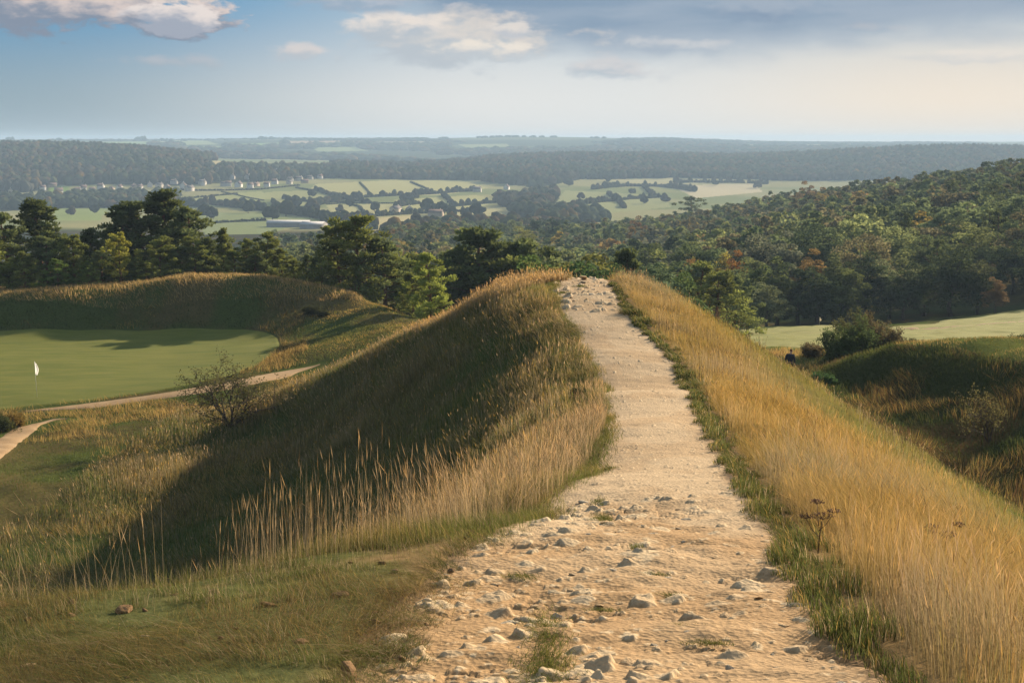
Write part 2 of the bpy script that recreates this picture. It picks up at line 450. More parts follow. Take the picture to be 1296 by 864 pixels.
# fields of the valley: outline (survey px) and albedo
FIELDS = [
    ([(400, 233), (500, 228), (585, 229), (618, 238), (560, 247), (440, 249), (390, 241)], (.25, .235, .105)),
    ([(498, 253), (600, 247), (630, 252), (600, 268), (520, 270)], (.24, .23, .10)),
    ([(412, 259), (500, 258), (512, 272), (455, 275), (420, 268)], (.24, .225, .105)),
    ([(462, 277), (528, 272), (540, 291), (480, 298), (455, 288)], (.27, .23, .12)),
    ([(222, 250), (330, 242), (352, 250), (300, 259), (228, 263)], (.20, .205, .085)),
    ([(335, 243), (392, 241), (432, 255), (352, 263)], (.20, .20, .085)),
    ([(240, 268), (340, 271), (392, 276), (342, 297), (262, 300)], (.145, .165, .075)),
    ([(66, 264), (135, 264), (128, 279), (70, 279)], (.15, .18, .065)),
    ([(570, 263), (652, 262), (644, 272), (560, 276)], (.24, .22, .11)),
    ([(250, 203), (310, 205.5), (314, 211), (264, 213)], (.28, .23, .12)),
    ([(322, 207), (337, 208), (337, 214), (322, 213)], (.28, .23, .12)),
    ([(60, 237), (88, 236), (86, 243), (62, 243)], (.12, .17, .04)),
    ([(715, 241), (838, 247), (850, 262), (760, 271), (700, 262)], (.18, .185, .085)),
    ([(752, 228), (860, 225), (945, 228), (850, 235)], (.26, .24, .13)),
    ([(850, 235), (955, 232), (965, 243), (880, 251)], (.31, .27, .17)),
    ([(590, 217), (640, 216), (630, 221), (595, 222)], (.22, .21, .10)),
    # ploughland and pasture on the far plateau
    ([(296, 182), (352, 181), (368, 186), (306, 188)], (.14, .21, .06)), ([(356, 178.5), (436, 178.5), (432, 184), (366, 185)], (.26, .19, .12)),
    ([(90, 180), (185, 179), (192, 185), (104, 186)], (.15, .20, .08)), ([(462, 180), (545, 179), (535, 184.5), (474, 185)], (.24, .20, .12)),
    ([(200, 178), (262, 178), (276, 183), (206, 184)], (.17, .20, .09)), ([(225, 186), (280, 185), (296, 190), (232, 191)], (.14, .19, .08)), ([(395, 187), (450, 186), (466, 191), (402, 192)], (.16, .19, .09)), ([(900, 184), (960, 183), (970, 186.5), (905, 187)], (.24, .22, .13)), ([(580, 183), (640, 182), (648, 186), (590, 187)], (.17, .19, .09)), ([(1010, 183), (1080, 182.5), (1085, 185), (1015, 186)], (.2, .19, .11)),
]
# woods (outline in survey px, smallest and largest distance)
WOODS = [
    ('left', [(-80, 178), (60, 183), (200, 189), (300, 202), (252, 204), (264, 215), (330, 216), (420, 216), (470, 220), (420, 226), (330, 230), (240, 234), (120, 233), (88, 235), (60, 235), (60, 241), (0, 246), (-80, 246)], 1450, 2350),
    ('mid', [(420, 212), (560, 205), (640, 214), (760, 222), (740, 226), (680, 238), (600, 228), (480, 227), (420, 226)], 1500, 2500),
    ('copse', [(625, 250), (700, 247), (745, 262), (770, 280), (690, 286), (650, 272)], 950, 1700),
    ('copse', [(0, 250), (230, 247), (225, 262), (60, 264), (0, 268)], 1000, 1700),
    ('copse', [(440, 290), (470, 298), (560, 290), (700, 285), (760, 300), (760, 330), (440, 330)], 850, 1100),
    ('hill', [(560, 216), (575, 205), (600, 190), (830, 188), (960, 190), (1150, 180), (1400, 178), (1400, 227), (1000, 229), (940, 227), (860, 225), (760, 227), (640, 222)], 2030, 3000),
    ('plateau', [(-80, 176), (1400, 176), (1400, 214), (-80, 206)], 3100, 5600),
]


def ground_cover(x, y, z):
    px, py = proj(x, y, z)
    n1 = fbm(x * .22, y * .22, 41, 4); n2 = fbm(x * .9, y * .9, 42, 3); n3 = fbm(x * .05, y * .05, 43, 3)
    col = np.broadcast_to(GREEN, x.shape + (3,)).copy()
    col = mixc(col, DRY, sstep(.38, .62, n1) * .8)
    near = y < 175
    dr = x - path_r(y); dl = path_l(y) - x
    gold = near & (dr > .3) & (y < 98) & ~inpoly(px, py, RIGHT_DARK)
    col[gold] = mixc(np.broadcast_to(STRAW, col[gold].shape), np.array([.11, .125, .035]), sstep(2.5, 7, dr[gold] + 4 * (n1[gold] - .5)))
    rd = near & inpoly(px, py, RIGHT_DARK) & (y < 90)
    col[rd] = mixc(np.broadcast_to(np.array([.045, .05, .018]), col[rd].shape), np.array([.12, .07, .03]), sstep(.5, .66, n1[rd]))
    # foreground bank: thin turf over soil
    fb = (dl > -.3) & (y < 20) & (z > -4.6)
    col[fb] = mixc(np.broadcast_to(np.array([.10, .105, .04]), col[fb].shape), SOIL * .72, sstep(.54, .66, .4 * n1[fb] + .6 * n2[fb] + .07 * (1 - np.clip(dl[fb], 0, 1.2) / 1.2) - .05))
    a_, b_ = path_l(y), path_r(y)
    ed = sstep(.75, .15, np.maximum(a_ - x, x - b_)) * ((y > -15) & (y < 67)) * sstep(.30, .55, n2 + .12)
    col = mixc(col, SOIL * .78, ed * .85)
    # flank of the ridge and the hollow floor
    # rough valley sides beyond
    w = sstep(170, 240, y)
    wood = mixc(np.broadcast_to(DARKWOOD, col.shape), np.array([.06, .05, .025]), sstep(.45, .6, n3))
    col = col * (1 - w[..., None]) + wood * w[..., None]
    v = sstep(880, 960, y)
    field = mixc(np.broadcast_to(np.array([.165, .185, .075]), col.shape), np.array([.25, .235, .11]), sstep(.4, .65, fbm(x / 130., y / 130., 77, 2)))
    col = col * (1 - v[..., None]) + field * v[..., None]
    far = y > 880
    fi = np.flatnonzero(far.ravel()); cr = col.reshape(-1, 3); pxr = px.ravel()[fi]; pyr = py.ravel()[fi]; yr = y.ravel()[fi]
    for fi_, (poly, c) in enumerate(FIELDS):
        k = inpoly(pxr, pyr, poly) & ((yr > 3300) if fi_ >= 16 else (yr < 2320)); cr[fi[k]] = np.array(c) * 1.35
    far2 = yr > 3300
    nf = fbm(x.ravel()[fi] / 500., yr / 500., 91, 3)
    base = mixc(np.broadcast_to(np.array([.05, .06, .03]), (len(fi), 3)), np.array([.12, .13, .06]), sstep(.5, .62, nf))
    keep = np.zeros(len(fi), bool)
    for poly, c in FIELDS[16:]:
        keep |= inpoly(pxr, pyr, poly)
    cr[fi[far2 & ~keep]] = base[far2 & ~keep]
    for nm, poly, a, b in WOODS:
        k = inpoly(pxr, pyr, poly) & (yr > a) & (yr < b)
        if nm == 'plateau': continue
        for fp, c in FIELDS[:16]:
            k &= ~inpoly(pxr, pyr, fp)
        cr[fi[k]] = DARKWOOD
    return cr.reshape(col.shape)


def smooth_green(x, y, z):
    """0..1 where the ground is mown (kept level)"""
    px, py = proj(x, y, z)
    return (inpoly(px, py, GREEN_EDGE) & (y > 75) & (y < 125)) | (inpoly(px, py, FAIR_EDGE) & (y > 90) & (y < 215))


def ground_mat():
    m, nt, N, Lk = nodes_of('turf_and_soil')
    out = add(nt, 'ShaderNodeOutputMaterial'); b = add(nt, 'ShaderNodeBsdfPrincipled'); b.inputs['Roughness'].default_value = 1; b.inputs['Specular IOR Level'].default_value = 0
    at = add(nt, 'ShaderNodeAttribute', attribute_name='Col'); tc = add(nt, 'ShaderNodeTexCoord')
    nz = add(nt, 'ShaderNodeTexNoise'); nz.inputs['Scale'].default_value = 7; nz.inputs['Detail'].default_value = 8; nz.inputs['Roughness'].default_value = .7
    Lk.new(tc.outputs['Object'], nz.inputs['Vector'])
    mr = add(nt, 'ShaderNodeMapRange'); mr.inputs[1].default_value = .3; mr.inputs[2].default_value = .7; mr.inputs[3].default_value = .6; mr.inputs[4].default_value = 1.4
    Lk.new(nz.outputs[0], mr.inputs[0])
    hs = add(nt, 'ShaderNodeHueSaturation'); Lk.new(at.outputs['Color'], hs.inputs['Color']); Lk.new(mr.outputs[0], hs.inputs['Value'])
    Lk.new(hs.outputs[0], b.inputs['Base Color'])
    bp = add(nt, 'ShaderNodeBump'); bp.inputs['Distance'].default_value = .05; bp.inputs['Strength'].default_value = .7
    Lk.new(nz.outputs[0], bp.inputs['Height']); Lk.new(bp.outputs[0], b.inputs['Normal'])
    Lk.new(b.outputs[0], out.inputs[0])
    return m


def grid_faces(ny, nx):
    i = np.arange(ny * nx).reshape(ny, nx)
    return np.stack([i[:-1, :-1], i[:-1, 1:], i[1:, 1:], i[1:, :-1]], -1).reshape(-1, 4)


yy = np.concatenate([np.linspace(-20, 5, 50)[:-1], np.geomspace(5, 16000, 1000)])
tt = np.linspace(-1, 1, 860); uu = .40 * tt + .95 * tt ** 5
YG, UG = np.meshgrid(yy, uu, indexing='ij')
XG = UG * (YG + 25)
ZG = height(XG, YG)
GCOL = ground_cover(XG, YG, ZG)


def path_edges(d):
    """irregular edges of the bare ground, including the rubble spread at the near end"""
    d = np.asarray(d, float)
    wob = (fbm(d * .35, 0 * d, 51, 2) - .5) * .5
    wob2 = (fbm(d * .3, 0 * d + 9, 52, 2) - .5) * .3 + .08 * sstep(12, 7, d)
    spread = .25 * sstep(15, 9, d)
    return path_l(d) + wob - spread, path_r(d) + wob2


pl, pr = path_edges(YG)
inside = np.minimum(XG - pl, pr - XG)
pit = sstep(-.30, .05, inside) * ((YG > -14) & (YG < 67))
ZGr = ZG - .16 * pit
ground = link('ground', make_mesh('ground', np.stack([XG, YG, ZGr], -1).reshape(-1, 3), grid_faces(*XG.shape), None, [ground_mat()], GCOL.reshape(-1, 3), True))
tag(ground, kind='structure')


# ------------------------------------------------------------------ mown sheets (putting green, fairway)
def mown_mat(name, c1, c2, scale):
    m, nt, N, Lk = nodes_of(name)
    out = add(nt, 'ShaderNodeOutputMaterial'); b = add(nt, 'ShaderNodeBsdfPrincipled'); b.inputs['Roughness'].default_value = .95; b.inputs['Specular IOR Level'].default_value = .1
    tc = add(nt, 'ShaderNodeTexCoord')
    mp = add(nt, 'ShaderNodeMapping'); mp.inputs['Scale'].default_value = (.25, 1, 1); Lk.new(tc.outputs['Object'], mp.inputs[0])
    nz = add(nt, 'ShaderNodeTexNoise'); nz.inputs['Scale'].default_value = scale; nz.inputs['Detail'].default_value = 6; nz.inputs['Roughness'].default_value = .65
    Lk.new(mp.outputs[0], nz.inputs['Vector'])
    mr = add(nt, 'ShaderNodeMapRange'); mr.inputs[1].default_value = .35; mr.inputs[2].default_value = .65
    mx = add(nt, 'ShaderNodeMix', data_type='RGBA'); mx.inputs[6].default_value = (*c1, 1); mx.inputs[7].default_value = (*c2, 1)
    Lk.new(nz.outputs[0], mr.inputs[0]); Lk.new(mr.outputs[0], mx.inputs[0])
    n2 = add(nt, 'ShaderNodeTexNoise'); n2.inputs['Scale'].default_value = 40; n2.inputs['Detail'].default_value = 3; Lk.new(tc.outputs['Object'], n2.inputs['Vector'])
    bp = add(nt, 'ShaderNodeBump'); bp.inputs['Distance'].default_value = .02; bp.inputs['Strength'].default_value = .6
    Lk.new(n2.outputs[0], bp.inputs['Height']); Lk.new(bp.outputs[0], b.inputs['Normal'])
    Lk.new(mx.outputs[2], b.inputs['Base Color']); Lk.new(b.outputs[0], out.inputs[0])
    return m


def px_loop(poly, d0, n=240):
    pts = [hit(px, py, d0, 260, 900)[:2] for px, py in poly]
    pts = np.array(pts + [pts[0]])
    s = np.concatenate([[0], np.cumsum(np.linalg.norm(np.diff(pts, axis=0), axis=1))])
    t = np.linspace(0, s[-1], n, endpoint=False)
    q = np.stack([np.interp(t, s, pts[:, 0]), np.interp(t, s, pts[:, 1])], 1)
    for _ in range(6):
        q = (np.roll(q, 1, 0) + q * 2 + np.roll(q, -1, 0)) / 4
    return q


def sheet(name, loop, cen, rings, lift, mat, lower=.12):
    cen = np.asarray(cen)
    s = np.linspace(0.001, 1, rings)
    XY = cen + s[:, None, None] * (loop - cen)[None]
    z = height(XY[..., 0], XY[..., 1]) + lift
    z[-1] -= lower
    n = len(loop)
    i = np.arange(rings * n).reshape(rings, n)
    Q = np.stack([i[:-1], np.roll(i, -1, 1)[:-1], np.roll(i, -1, 1)[1:], i[1:]], -1).reshape(-1, 4)
    return link(name, make_mesh(name, np.dstack([XY, z]).reshape(-1, 3), Q[:, ::-1], None, [mat], None, True))


GREEN_LOOP = px_loop(GREEN_EDGE, 72)
tag(sheet('putting_green', GREEN_LOOP, (-27, 97), 60, .05, mown_mat('mown_green', (.098, .118, .020), (.150, .150, .030), 1.0)), kind='structure')
FAIR_LOOP = px_loop(FAIR_EDGE, 88)
tag(sheet('fairway', FAIR_LOOP, (38, 125), 90, .06, mown_mat('mown_fairway', (.165, .175, .035), (.21, .195, .05), .5)), kind='structure')


# ------------------------------------------------------------------ the bare-earth footpath
def path_mat():
    m, nt, N, Lk = nodes_of('stony_earth')
    out = add(nt, 'ShaderNodeOutputMaterial'); b = add(nt, 'ShaderNodeBsdfPrincipled'); b.inputs['Roughness'].default_value = .95; b.inputs['Specular IOR Level'].default_value = .08
    at = add(nt, 'ShaderNodeAttribute', attribute_name='Col'); tc = add(nt, 'ShaderNodeTexCoord')
    nz = add(nt, 'ShaderNodeTexNoise'); nz.inputs['Scale'].default_value = 18; nz.inputs['Detail'].default_value = 8; nz.inputs['Roughness'].default_value = .72
    Lk.new(tc.outputs['Object'], nz.inputs['Vector'])
    vo = add(nt, 'ShaderNodeTexVoronoi'); vo.inputs['Scale'].default_value = 26; Lk.new(tc.outputs['Object'], vo.inputs['Vector'])
    mr = add(nt, 'ShaderNodeMapRange'); mr.inputs[1].default_value = .3; mr.inputs[2].default_value = .7; mr.inputs[3].default_value = .72; mr.inputs[4].default_value = 1.2
    Lk.new(nz.outputs[0], mr.inputs[0])
    hs = add(nt, 'ShaderNodeHueSaturation'); Lk.new(at.outputs['Color'], hs.inputs['Color']); Lk.new(mr.outputs[0], hs.inputs['Value'])
    Lk.new(hs.outputs[0], b.inputs['Base Color'])
    bp = add(nt, 'ShaderNodeBump'); bp.inputs['Distance'].default_value = .009; bp.inputs['Strength'].default_value = .8
    Lk.new(nz.outputs[0], bp.inputs['Height'])
    bp2 = add(nt, 'ShaderNodeBump'); bp2.inputs['Distance'].default_value = .012; bp2.inputs['Strength'].default_value = .7
    Lk.new(vo.outputs['Distance'], bp2.inputs['Height']); Lk.new(bp.outputs[0], bp2.inputs['Normal'])
    Lk.new(bp2.outputs[0], b.inputs['Normal']); Lk.new(b.outputs[0], out.inputs[0])
    return m


pd = np.concatenate([np.linspace(-8, 6.2, 60)[:-1], np.geomspace(6.2, 66, 950)])
ps = np.linspace(0, 1, 300)
PD, PS = np.meshgrid(pd, ps, indexing='ij')
el, er = path_edges(PD)
PX = (el - .42) + (er - el + .84) * PS
PZ = height(PX, PD) - .03
edge = np.minimum(PX - (el - .42), (er + .42) - PX)
PZ -= .09 * sstep(.42, .05, edge)
micro = (fbm(PX * 2.2, PD * 2.2, 61, 4) - .5) * .045 + (fbm(PX * 9, PD * 9, 62, 3) - .5) * (.008 + .016 * sstep(18, 11, PD))
rub = sstep(19, 12, PD) * .8 + sstep(53, 58, PD) * .4 + .08          # how stony
# eroded step where the path breaks up near the camera
micro += rub * (fbm(PX * 1.1, PD * 1.6, 63, 3) - .5) * .16
stone = np.zeros_like(PX)
g = np.random.default_rng(11)


def add_stones(n, d0, d1, rmin, rmax, hk, sel=None):
    for _ in range(n):
        d = d0 + (d1 - d0) * g.random() ** 1.15
        l_, r_ = path_edges(d)
        x = l_ + (r_ - l_) * g.random()
        r = rmin + (rmax - rmin) * g.random() ** 2.2
        if sel is not None and not sel(x, d): continue
        i0 = np.searchsorted(pd, d - r * 1.6); i1 = np.searchsorted(pd, d + r * 1.6) + 1
        row = PX[min(i0, len(pd) - 1)]
        j0 = max(np.searchsorted(row, x - r * 1.6) - 1, 0); j1 = np.searchsorted(row, x + r * 1.6) + 2
        dx = PX[i0:i1, j0:j1] - x; dy = PD[i0:i1, j0:j1] - d
        if dx.size == 0: continue
        a0 = g.random() * 6.28; k = int(g.integers(5, 8)); el_ = .65 + .5 * g.random(); th = g.random() * 3.14
        ux = dx * math.cos(th) + dy * math.sin(th); uy = (-dx * math.sin(th) + dy * math.cos(th)) / el_
        dist = np.zeros_like(dx)
        for q in range(k):
            a = a0 + q * 6.283 / k + g.normal() * .25
            dist = np.maximum(dist, (ux * math.cos(a) + uy * math.sin(a)) / (r * (.8 + .35 * g.random())))
        ht = r * hk * (.5 + .8 * g.random())
        tilt = (g.normal() * ux + g.normal() * uy) * .25
        h = np.where(dist < 1.15, (ht + tilt) * sstep(1.12, .62, dist), 0)
        micro[i0:i1, j0:j1] = np.maximum(micro[i0:i1, j0:j1], micro[i0:i1, j0:j1] * .5 + h * (dist < 1.12))
        stone[i0:i1, j0:j1] = np.maximum(stone[i0:i1, j0:j1], (dist < .98) * (.45 + .55 * g.random()))


def rubble(x, d):
    l_, r_ = path_edges(d); t = (x - l_) / (r_ - l_)
    return g.random() < (1.0 if t < .62 else .30) * (.35 + .65 * float(sstep(.42, .6, vnoise(x * 1.3, d * .9, 64))))


add_stones(1300, 6.3, 16, .015, .11, .28, rubble)
add_stones(1500, 7, 34, .012, .035, .5)
add_stones(160, 52, 64, .05, .22, .32)
add_stones(250, 30, 58, .02, .07, .35)
PZ += micro * sstep(.05, .5, edge)
soil = mixc(np.broadcast_to(np.array([.46, .335, .20]), PX.shape + (3,)), np.array([.33, .20, .09]), sstep(.46, .62, fbm(PX * .8, PD * .45, 71, 3)) * (.35 + .65 * sstep(20, 10, PD)))
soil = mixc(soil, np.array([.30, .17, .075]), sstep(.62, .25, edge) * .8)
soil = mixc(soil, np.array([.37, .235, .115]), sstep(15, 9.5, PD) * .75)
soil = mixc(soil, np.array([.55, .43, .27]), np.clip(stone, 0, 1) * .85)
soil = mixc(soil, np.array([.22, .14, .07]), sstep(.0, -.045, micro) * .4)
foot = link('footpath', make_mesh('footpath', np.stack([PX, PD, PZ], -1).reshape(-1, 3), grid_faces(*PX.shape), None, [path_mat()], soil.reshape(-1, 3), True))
tag(foot, kind='structure')
PATHZ = (pd, PX, PZ)


def path_z(x, d):
    i = min(int(np.searchsorted(pd, d)), len(pd) - 1)
    return float(np.interp(x, PX[i], PZ[i]))


# the trodden tracks in the left hollow
def track(name, px_pts, w):
    pts = np.array([hit(px, py, 55, 200, 900)[:2] for px, py in px_pts])
    s = np.concatenate([[0], np.cumsum(np.linalg.norm(np.diff(pts, axis=0), axis=1))])
    t = np.linspace(0, s[-1], int(s[-1] / .2) + 2)
    q = np.stack([np.interp(t, s, pts[:, 0]), np.interp(t, s, pts[:, 1])], 1)
    for _ in range(25):
        q[1:-1] = (q[:-2] + q[1:-1] * 2 + q[2:]) / 4
    tg = np.gradient(q, axis=0); tg /= np.linalg.norm(tg, axis=1)[:, None]
    nn = np.stack([-tg[:, 1], tg[:, 0]], 1)
    TRACKS.append((q, w))
    k = np.linspace(-1, 1, 13)
    ww = w * (.8 + .5 * fbm(t * .5, t * 0, 5, 2)) * np.minimum(1, .04 + np.minimum(t, t[-1] - t) / 4)
    XY = q[:, None] + nn[:, None] * (k[None, :, None] * ww[:, None, None] * .5)
    z = height(XY[..., 0], XY[..., 1]) + .07 - .16 * np.abs(k)[None] ** 4
    c = mixc(np.broadcast_to(np.array([.40, .28, .16]), XY.shape[:2] + (3,)), np.array([.28, .18, .09]), fbm(XY[..., 0] * 1.5, XY[..., 1] * 1.5, 6, 3))
    o = link(name, make_mesh(name, np.dstack([XY, z]).reshape(-1, 3), grid_faces(*XY.shape[:2]), None, [foot.data.materials[0]], c.reshape(-1, 3), True))
    return tag(o, kind='structure')


TRACKS = []
track('dirt_track', [(405, 462), (370, 470), (320, 482), (270, 491), (220, 499), (160, 507), (110, 514), (50, 519), (30, 522)], 1.9)
track('dirt_track', [(85, 531), (60, 533), (42, 538), (25, 548), (8, 560), (-10, 575), (-60, 610)], 1.5)
track('dirt_track', [(1110, 418.5), (1180, 417), (1240, 412), (1296, 407), (1400, 395)], 2.0)

# ------------------------------------------------------------------ trees
TREEK = 2.0
M_LEAF = foliage_mat('leaf_foliage', .45, rand=.05, nscale=.8)
M_NEEDLE = foliage_mat('needle_foliage', .38, rand=.05, nscale=.8)
M_BARK = matte('grey_bark', (.13, .10, .075), .4, 5, bump=.02)
M_PINEBARK = matte('pine_bark', (.20, .10, .055), .45, 4, bump=.02)


def needle_clump(buf, c, r, flat, n, g, tone):
    """an up-swept cushion of needle tufts"""
    u = rand_unit(n, g); rad = r * (g.random(n) ** .4)[:, None]
    p = c + u * rad * np.array([1, 1, flat])
    ax = u * .8 + np.array([0, 0, .55]) + g.normal(size=(n, 3)) * .35
    up = np.clip(u[:, 2], -1, 1)
    col = tone * (.82 + .22 * g.random(n))[:, None] * np.array([1, 1, 1])
    col = col * np.where(g.random(n) < .04, .6, 1)[:, None]
    leaves(buf, p, ax, rand_unit(n, g), .34 + .16 * g.random(n), .14 + .06 * g.random(n), col, g)


def make_pine(seed, H=10., spread=3.0, base=.16, clumps=74, per=66, open_=.0, conic=.5):
    g = np.random.default_rng(seed)
    tb = Buf(); cb = Buf()
    n = 10; zs = np.linspace(0, H * .93, n)
    bend = np.cumsum(g.normal(size=(n, 2)) * .08, axis=0) * (zs / H)[:, None]
    path = np.column_stack([bend, zs])
    path[0, 2] = -.5
    tube(tb, path, np.linspace(.26, .05, n) * H / 10, 8)
    nb = clumps // 3
    for b in range(nb):
        f = base + (1 - base) * ((b + g.random() * .8) / nb)
        z0 = f * H * .92
        k = min(int(z0 / (H * .93) * (n - 1)), n - 2)
        o = np.array([np.interp(z0, zs, path[:, 0]), np.interp(z0, zs, path[:, 1]), z0])
        shape = (1 - f) ** conic * (1 if f > base + .12 else .75 + g.random() * .3)
        L = spread * (shape * .9 + .12) * (.65 + .5 * g.random())
        if g.random() < open_: L *= .5
        a = b * 2.4 + g.normal() * .4
        dirv = np.array([math.cos(a), math.sin(a), 0])
        rise = (.10 + .35 * f) * L * (.5 + g.random())
        pts = np.array([o, o + dirv * L * .4 + [0, 0, rise * .15], o + dirv * L * .75 + [0, 0, rise * .55], o + dirv * L + [0, 0, rise]])
        tube(tb, pts, np.array([.07, .05, .035, .015]) * H / 10 * (.6 + .6 * (1 - f)), 5, cap=False)
        tone = .75 + .5 * g.random()
        for q, t in ((0, 1.0), (1, .74), (2, .5)):
            c = o + (pts[-1] - o) * t; c[2] = np.interp(t, [0, .4, .75, 1], pts[:, 2])
            c = c + np.array([*(g.normal(size=2) * .22 * L), -.05 + g.random() * .4])
            r = (.52 + .36 * g.random()) * (H / 10) * (.75 + .35 * (1 - f)) * (1.0 if q == 0 else .88)
            needle_clump(cb, c, r * 1.08, .52 + .16 * g.random(), per, g, tone * (.8 + .4 * g.random()))
    for q in range(3):
        needle_clump(cb, path[-1] + np.array([*(g.normal(size=2) * .25), -.2 + .25 * q]), .5 * H / 10, .8, per, g, .95)
    return tb.mesh('pine_trunk', [M_PINEBARK], True), cb.mesh('pine_crown', [M_NEEDLE]), H


def make_broad(seed, H=10., rx=4.0, lumps=46, per=120, leaf=.30, base=.12, bushy=False, upright=1.0):
    g = np.random.default_rng(seed)
    tb = Buf(); cb = Buf()
    top = H * .55
    path = np.array([[0, 0, -.5], [g.normal() * .1, g.normal() * .1, H * .15], [g.normal() * .2, g.normal() * .2, H * .35], [g.normal() * .3, g.normal() * .3, top]])
    tube(tb, path, np.array([.30, .24, .18, .08]) * H / 10, 8)
    cz = H * (.5 + base * .5); rz = H * (.5 - base * .5)
    # uneven envelope
    ph = g.random(4) * 6.28; am = .10 + .12 * g.random(4)
    for i in range(lumps):
        u = rand_unit(1, g)[0]
        if u[2] < -.75: u[2] *= -.3
        a = math.atan2(u[1], u[0])
        env = 1 + am[0] * math.sin(a + ph[0]) + am[1] * math.sin(2 * a + ph[1]) + am[2] * math.sin(3 * a + ph[2] + u[2] * 2)
        rr = (.55 + .42 * g.random()) if i % 4 else .35 * g.random()
        taper = 1 - .25 * max(u[2], 0) * upright
        c = np.array([u[0] * rx * env * rr * taper, u[1] * rx * env * rr * taper, cz + u[2] * rz * rr * (.92 + .15 * g.random())])
        r = (.17 + .10 * g.random()) * rx * (1.1 if i % 4 else 1.4)
        if i % 3 == 0:
            st = path[2] + (path[3] - path[2]) * g.random()
            tube(tb, [st, (st + c) / 2 + [0, 0, -.05 * H], c], np.array([.08, .05, .02]) * H / 10, 5, cap=False)
        uu = rand_unit(per, g); uu[:, 2] = np.where(uu[:, 2] < -.5, -uu[:, 2], uu[:, 2])
        rad = r * (.62 + .45 * g.random(per))
        p = c + uu * rad[:, None] * np.array([1, 1, .85])
        nrm = uu + g.normal(size=(per, 3)) * .45
        ax = np.cross(nrm, rand_unit(per, g))
        tone = .78 + .44 * g.random()
        col = tone * (.85 + .3 * g.random(per))[:, None] * np.ones(3)
        leaves(cb, p, ax, nrm, leaf * (.8 + .5 * g.random(per)), leaf * (.6 + .3 * g.random(per)), col, g)
    return tb.mesh('broadleaf_trunk', [M_BARK], True), cb.mesh('broadleaf_crown', [M_LEAF]), H


PINES = [make_pine(1, spread=3.5, conic=.6, base=.03, clumps=102), make_pine(2, spread=3.1, conic=.75, base=.02, clumps=102), make_pine(3, spread=4.2, conic=.42, base=.12, open_=.15, clumps=90), make_pine(4, spread=3.4, conic=.4, base=.1, open_=.1, clumps=96),
         make_pine(5, spread=2.9, conic=.85, base=.0, clumps=102), make_pine(6, spread=4.0, conic=.55, base=.0, clumps=110)]
BROADS = [make_broad(11, rx=4.3, base=-.06, lumps=54), make_broad(12, rx=3.6, base=-.08, lumps=54), make_broad(13, rx=4.6, base=-.08, lumps=60), make_broad(14, rx=3.3, base=.0, lumps=50), make_broad(15, rx=4.0, base=-.1, lumps=58)]
MIDS = [make_broad(21, rx=4.4, lumps=34, per=46, leaf=.62, base=.05), make_broad(22, rx=4.0, lumps=30, per=46, leaf=.6, base=.1), make_broad(23, rx=4.9, lumps=36, per=44, leaf=.62, base=.0), make_broad(24, rx=3.5, lumps=30, per=44, leaf=.6, base=.05), make_broad(25, rx=4.6, lumps=38, per=44, leaf=.62, base=.02)]
MIDPINES = [make_pine(31, spread=3.0, conic=.5, base=.1, clumps=45, per=45), make_pine(32, spread=3.4, conic=.35, base=.2, clumps=42, per=45)]
TREES = []          # (x, y, radius) of every placed tree


def plant_tree(kind, proto, x, y, top=None, H=None, ws=1.0, color=(.05, .07, .025), label='', cat='tree', group=None, rz=None, sink=0.0):
    tm, cm, H0 = proto
    z = gz(x, y) - sink
    if H is None: H = max(top - z, 1.0)
    s = H / H0
    rz = random.random() * 6.28 if rz is None else rz
    t = thing(kind, label, cat, (x, y, z), group, rz, (s * ws, s * ws, s))
    link('trunk', tm, t)
    c = link('crown', cm, t); c.color = (*[v * TREEK for v in color], 1)
    TREES.append((x, y, 3.5 * s * ws))
    return t


def at_top(px, py, d):
    x, y, z = P(px, py, d); return x, y, z


PG = (.086, .094, .024); PD_ = (.050, .060, .020); PB = (.066, .078, .028); PY = (.15, .145, .028)
